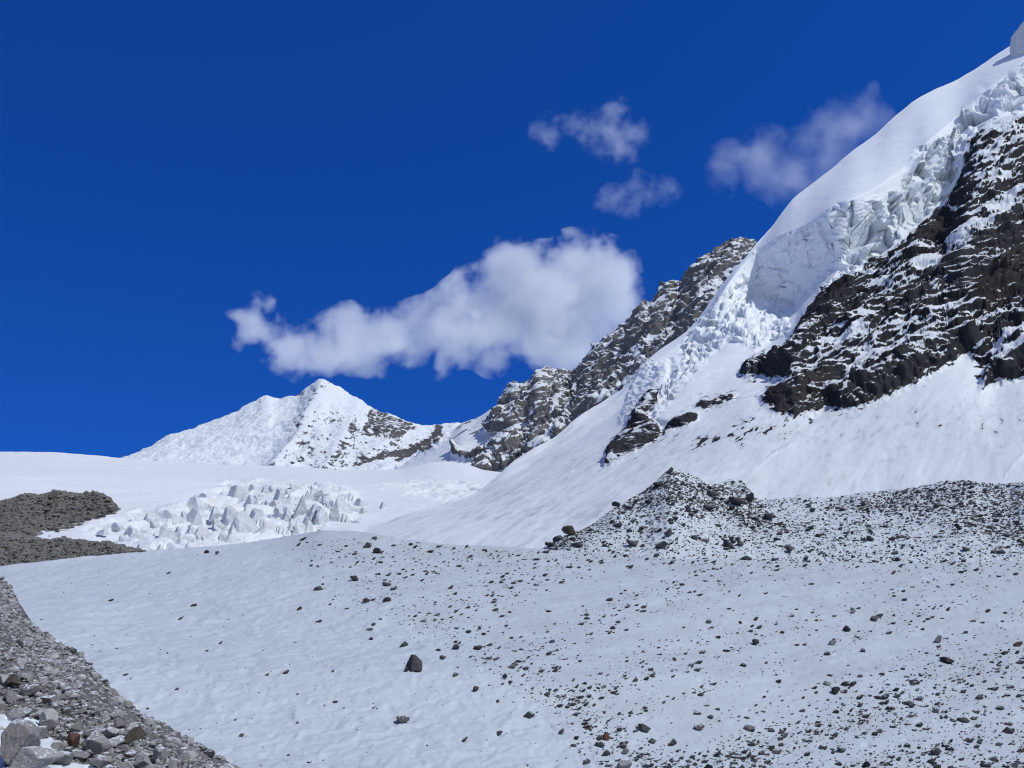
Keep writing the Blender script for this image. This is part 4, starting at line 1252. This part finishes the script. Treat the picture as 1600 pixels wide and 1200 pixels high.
for k, (zx, zy, zw, zh, kd) in enumerate(SER_Z):
    r = np.random.default_rng(700 + k)
    pl = np.array(KIND[kd], float)
    pl[:, :3] += r.normal(size=(len(pl), 3)) * 0.12
    pl[:, 3] *= r.uniform(0.88, 1.12, len(pl))
    ex = r.normal(size=(2, 3)); ex[:, 2] = np.abs(ex[:, 2]) * .6; ex /= np.linalg.norm(ex, axis=1)[:, None]
    pl = np.concatenate([pl, np.concatenate([ex, r.uniform(.75, 1.0, (2, 1))], 1)])
    me = mesh_from("serac", *polytope(700 + k, 4, pl, rough=0.045, soft=34), M_SERAC, {"shade": np.zeros(2562)}, smooth=False)
    lab = SER_L.get(k, "pale angular ice block in the tumbled icefall")
    put("serac", me, S_GLAC, 200 + zx / 4, 580 + zy / 4, zw / 4 * (1.2 if k == 21 else 1.75), zh / 4 * (1.1 if k == 21 else 1.65), lab, "ice block", None if k in SER_L else "ice blocks of the icefall", 0.33, r.uniform(0.0, .18) if kd == 3 else r.uniform(.12, .48),
        depth=max(zw, zh) / 4 * 1.3, yaw=r.uniform(-.3, .3))
FX = np.random.default_rng(31)
nfx = 0
while nfx < 75:
    x, y = FX.uniform(150, 580), FX.uniform(750, 860)
    if sdist(np.array([x]), np.array([y]), FALL)[0] > -4 or FX.uniform() > 0.35 + 0.65 * (x - 150) / 300:
        continue
    kd = int(FX.integers(0, 5))
    pl = np.array(KIND[kd], float)
    pl[:, :3] += FX.normal(size=(len(pl), 3)) * 0.2
    pl[:, 3] *= FX.uniform(0.85, 1.15, len(pl))
    w_ = FX.uniform(8, 22) * np.interp(y, [750, 860], [0.9, 1.2])
    me = mesh_from("serac", *polytope(4000 + nfx, 3, pl, rough=0.05, soft=34), M_SERAC, {"shade": np.zeros(len(ico(3)[0]))}, smooth=False)
    put("serac", me, S_GLAC, x, y, w_, w_ * FX.uniform(.5, 1.0), "pale angular ice block in the tumbled icefall", "ice block", "ice blocks of the icefall", 0.40, FX.uniform(.0, .55), depth=w_ * 1.3, yaw=FX.uniform(-.6, .6))
    nfx += 1
# the ice knob on the skyline in the top right corner
pl = [(-.9, -.3, .1, .5), (.8, -.4, .2, .9), (-.5, .2, .8, .85), (.2, -.2, 1, .9), (0, 1, .2, .8), (-.2, -1, .3, .7), (0, 0, -1, .95)]
me = mesh_from("serac", *polytope(777, 4, pl, rough=0.05, soft=16), M_SERAC, {"shade": np.zeros(2562)}, smooth=False)
put("serac", me, S_SLOPE, 1606, 46, 44, 66, "single ice knob on the skyline in the top right corner", "ice block", None, 0.12, 0.1)
#@@CLOUDS
# ------------------------------------------------------------------ clouds: lumpy bodies of lit vapour far behind the mountains
def cloud(name, blobs, D, dens, nscale, label, wisp=1.0, thin=0.0, gain=1.3, warp=1.4):
    r = np.random.default_rng(len(blobs) * 7 + int(D))
    m, nt, N, L, out = new_mat(name)
    geo = N.new("ShaderNodeNewGeometry")
    pos = geo.outputs["Position"]
    V, Fc, n0, fld = [], [], 0, None
    v, f = ico(2)
    rm = float(np.mean([b[2] for b in blobs])) * D / F
    wn_ = N.new("ShaderNodeTexNoise")
    wn_.inputs["Scale"].default_value = nscale * 0.8; wn_.inputs["Detail"].default_value = 3; wn_.inputs["Roughness"].default_value = 0.6
    L.new(pos, wn_.inputs["Vector"])
    wv = N.new("ShaderNodeVectorMath"); wv.operation = 'MULTIPLY_ADD'
    L.new(wn_.outputs["Color"], wv.inputs[0]); wv.inputs[1].default_value = (warp * rm,) * 3
    off = N.new("ShaderNodeVectorMath"); off.operation = 'ADD'; off.inputs[1].default_value = (-0.5 * warp * rm,) * 3
    L.new(pos, wv.inputs[2]); L.new(wv.outputs[0], off.inputs[0])
    wpos = off.outputs[0]
    for (x, y, rad) in blobs:
        c = P(x, y, D + r.uniform(-0.4, 0.4) * rad * D / F)
        R_ = rad * c[1] / F
        V.append(c + v * R_ * 1.5); Fc.append(f + n0); n0 += len(v)
        dn = N.new("ShaderNodeVectorMath"); dn.operation = 'DISTANCE'
        L.new(wpos, dn.inputs[0]); dn.inputs[1].default_value = tuple(c)
        e = math_node(nt, 'MULTIPLY_ADD', dn.outputs["Value"], -1.0 / (R_ * 1.5), 1.0)
        if fld is None:
            fld = e
        else:
            sm_ = N.new("ShaderNodeMath"); sm_.operation = 'SMOOTH_MAX'
            L.new(fld, sm_.inputs[0]); L.new(e, sm_.inputs[1]); sm_.inputs[2].default_value = 0.25
            fld = sm_.outputs[0]
    n1 = noise_node(nt, pos, nscale, 6, 0.62)
    k = math_node(nt, 'MULTIPLY_ADD', math_node(nt, 'SUBTRACT', n1, 0.5), 2.3 * wisp, math_node(nt, 'SUBTRACT', fld, 0.22 + thin))
    k = math_node(nt, 'MULTIPLY', k, gain, clamp=True)
    k = math_node(nt, 'MULTIPLY', k, dens)
    pv = N.new("ShaderNodeVolumePrincipled")
    pv.inputs["Color"].default_value = (0.94, 0.97, 0.985, 1)
    pv.inputs["Anisotropy"].default_value = 0.25
    L.new(k, pv.inputs["Density"])
    L.new(pv.outputs[0], out.inputs["Volume"])
    me = mesh_from(name, np.concatenate(V), np.concatenate(Fc), m, smooth=True)
    o = link(name, me)
    md = o.modifiers.new("skin", 'REMESH')
    md.mode = 'VOXEL'
    md.voxel_size = min(b[2] for b in blobs) * D / F * 0.3
    dg = bpy.context.evaluated_depsgraph_get()
    me2 = bpy.data.meshes.new_from_object(o.evaluated_get(dg))
    o.modifiers.clear()
    o.data = me2
    return tag(o, label, "cloud", "clouds in the blue sky")


cloud("cloud", [(905, 460, 74), (850, 470, 68), (942, 432, 48), (900, 420, 40), (930, 400, 26), (960, 455, 42), (860, 525, 52), (905, 548, 38), (800, 432, 48), (780, 482, 66), (740, 500, 56), (700, 512, 46),
                (660, 520, 42), (620, 530, 42), (580, 535, 42), (540, 535, 42), (500, 545, 42), (460, 545, 38), (430, 532, 36), (400, 515, 32), (395, 490, 26), (416, 480, 16), (368, 490, 16), (475, 575, 22), (545, 505, 26), (690, 565, 22), (770, 560, 24)],
      6500, 0.0085, 1 / 330.0, "big bright white cloud, tallest on the right and trailing to the left above the peak", 1.3, 0.02, 2.0)
cloud("cloud", [(856, 205, 24), (895, 196, 20), (925, 205, 16), (950, 205, 30), (975, 220, 30), (990, 205, 20), (962, 175, 20), (940, 232, 16), (912, 212, 18)], 6800, 0.0030, 1 / 130.0,
      "small torn cloud, highest in the sky above the big one", 1.5, -0.06, 0.8, 2.4)
cloud("cloud", [(958, 312, 20), (1000, 298, 26), (1040, 297, 20), (985, 322, 16), (935, 318, 10)], 6800, 0.0024, 1 / 130.0, "small oval cloud just above the right end of the big cloud", 1.5, -0.06, 0.8, 2.2)
cloud("cloud", [(1140, 262, 34), (1190, 252, 44), (1240, 272, 44), (1270, 230, 38), (1315, 195, 46), (1355, 182, 34), (1300, 245, 44), (1360, 140, 12), (1120, 255, 16)], 6200, 0.0016, 1 / 260.0,
      "thin grey veil of cloud touching the snowy skyline on the right", 1.3, -0.03, 1.2, 2.0)
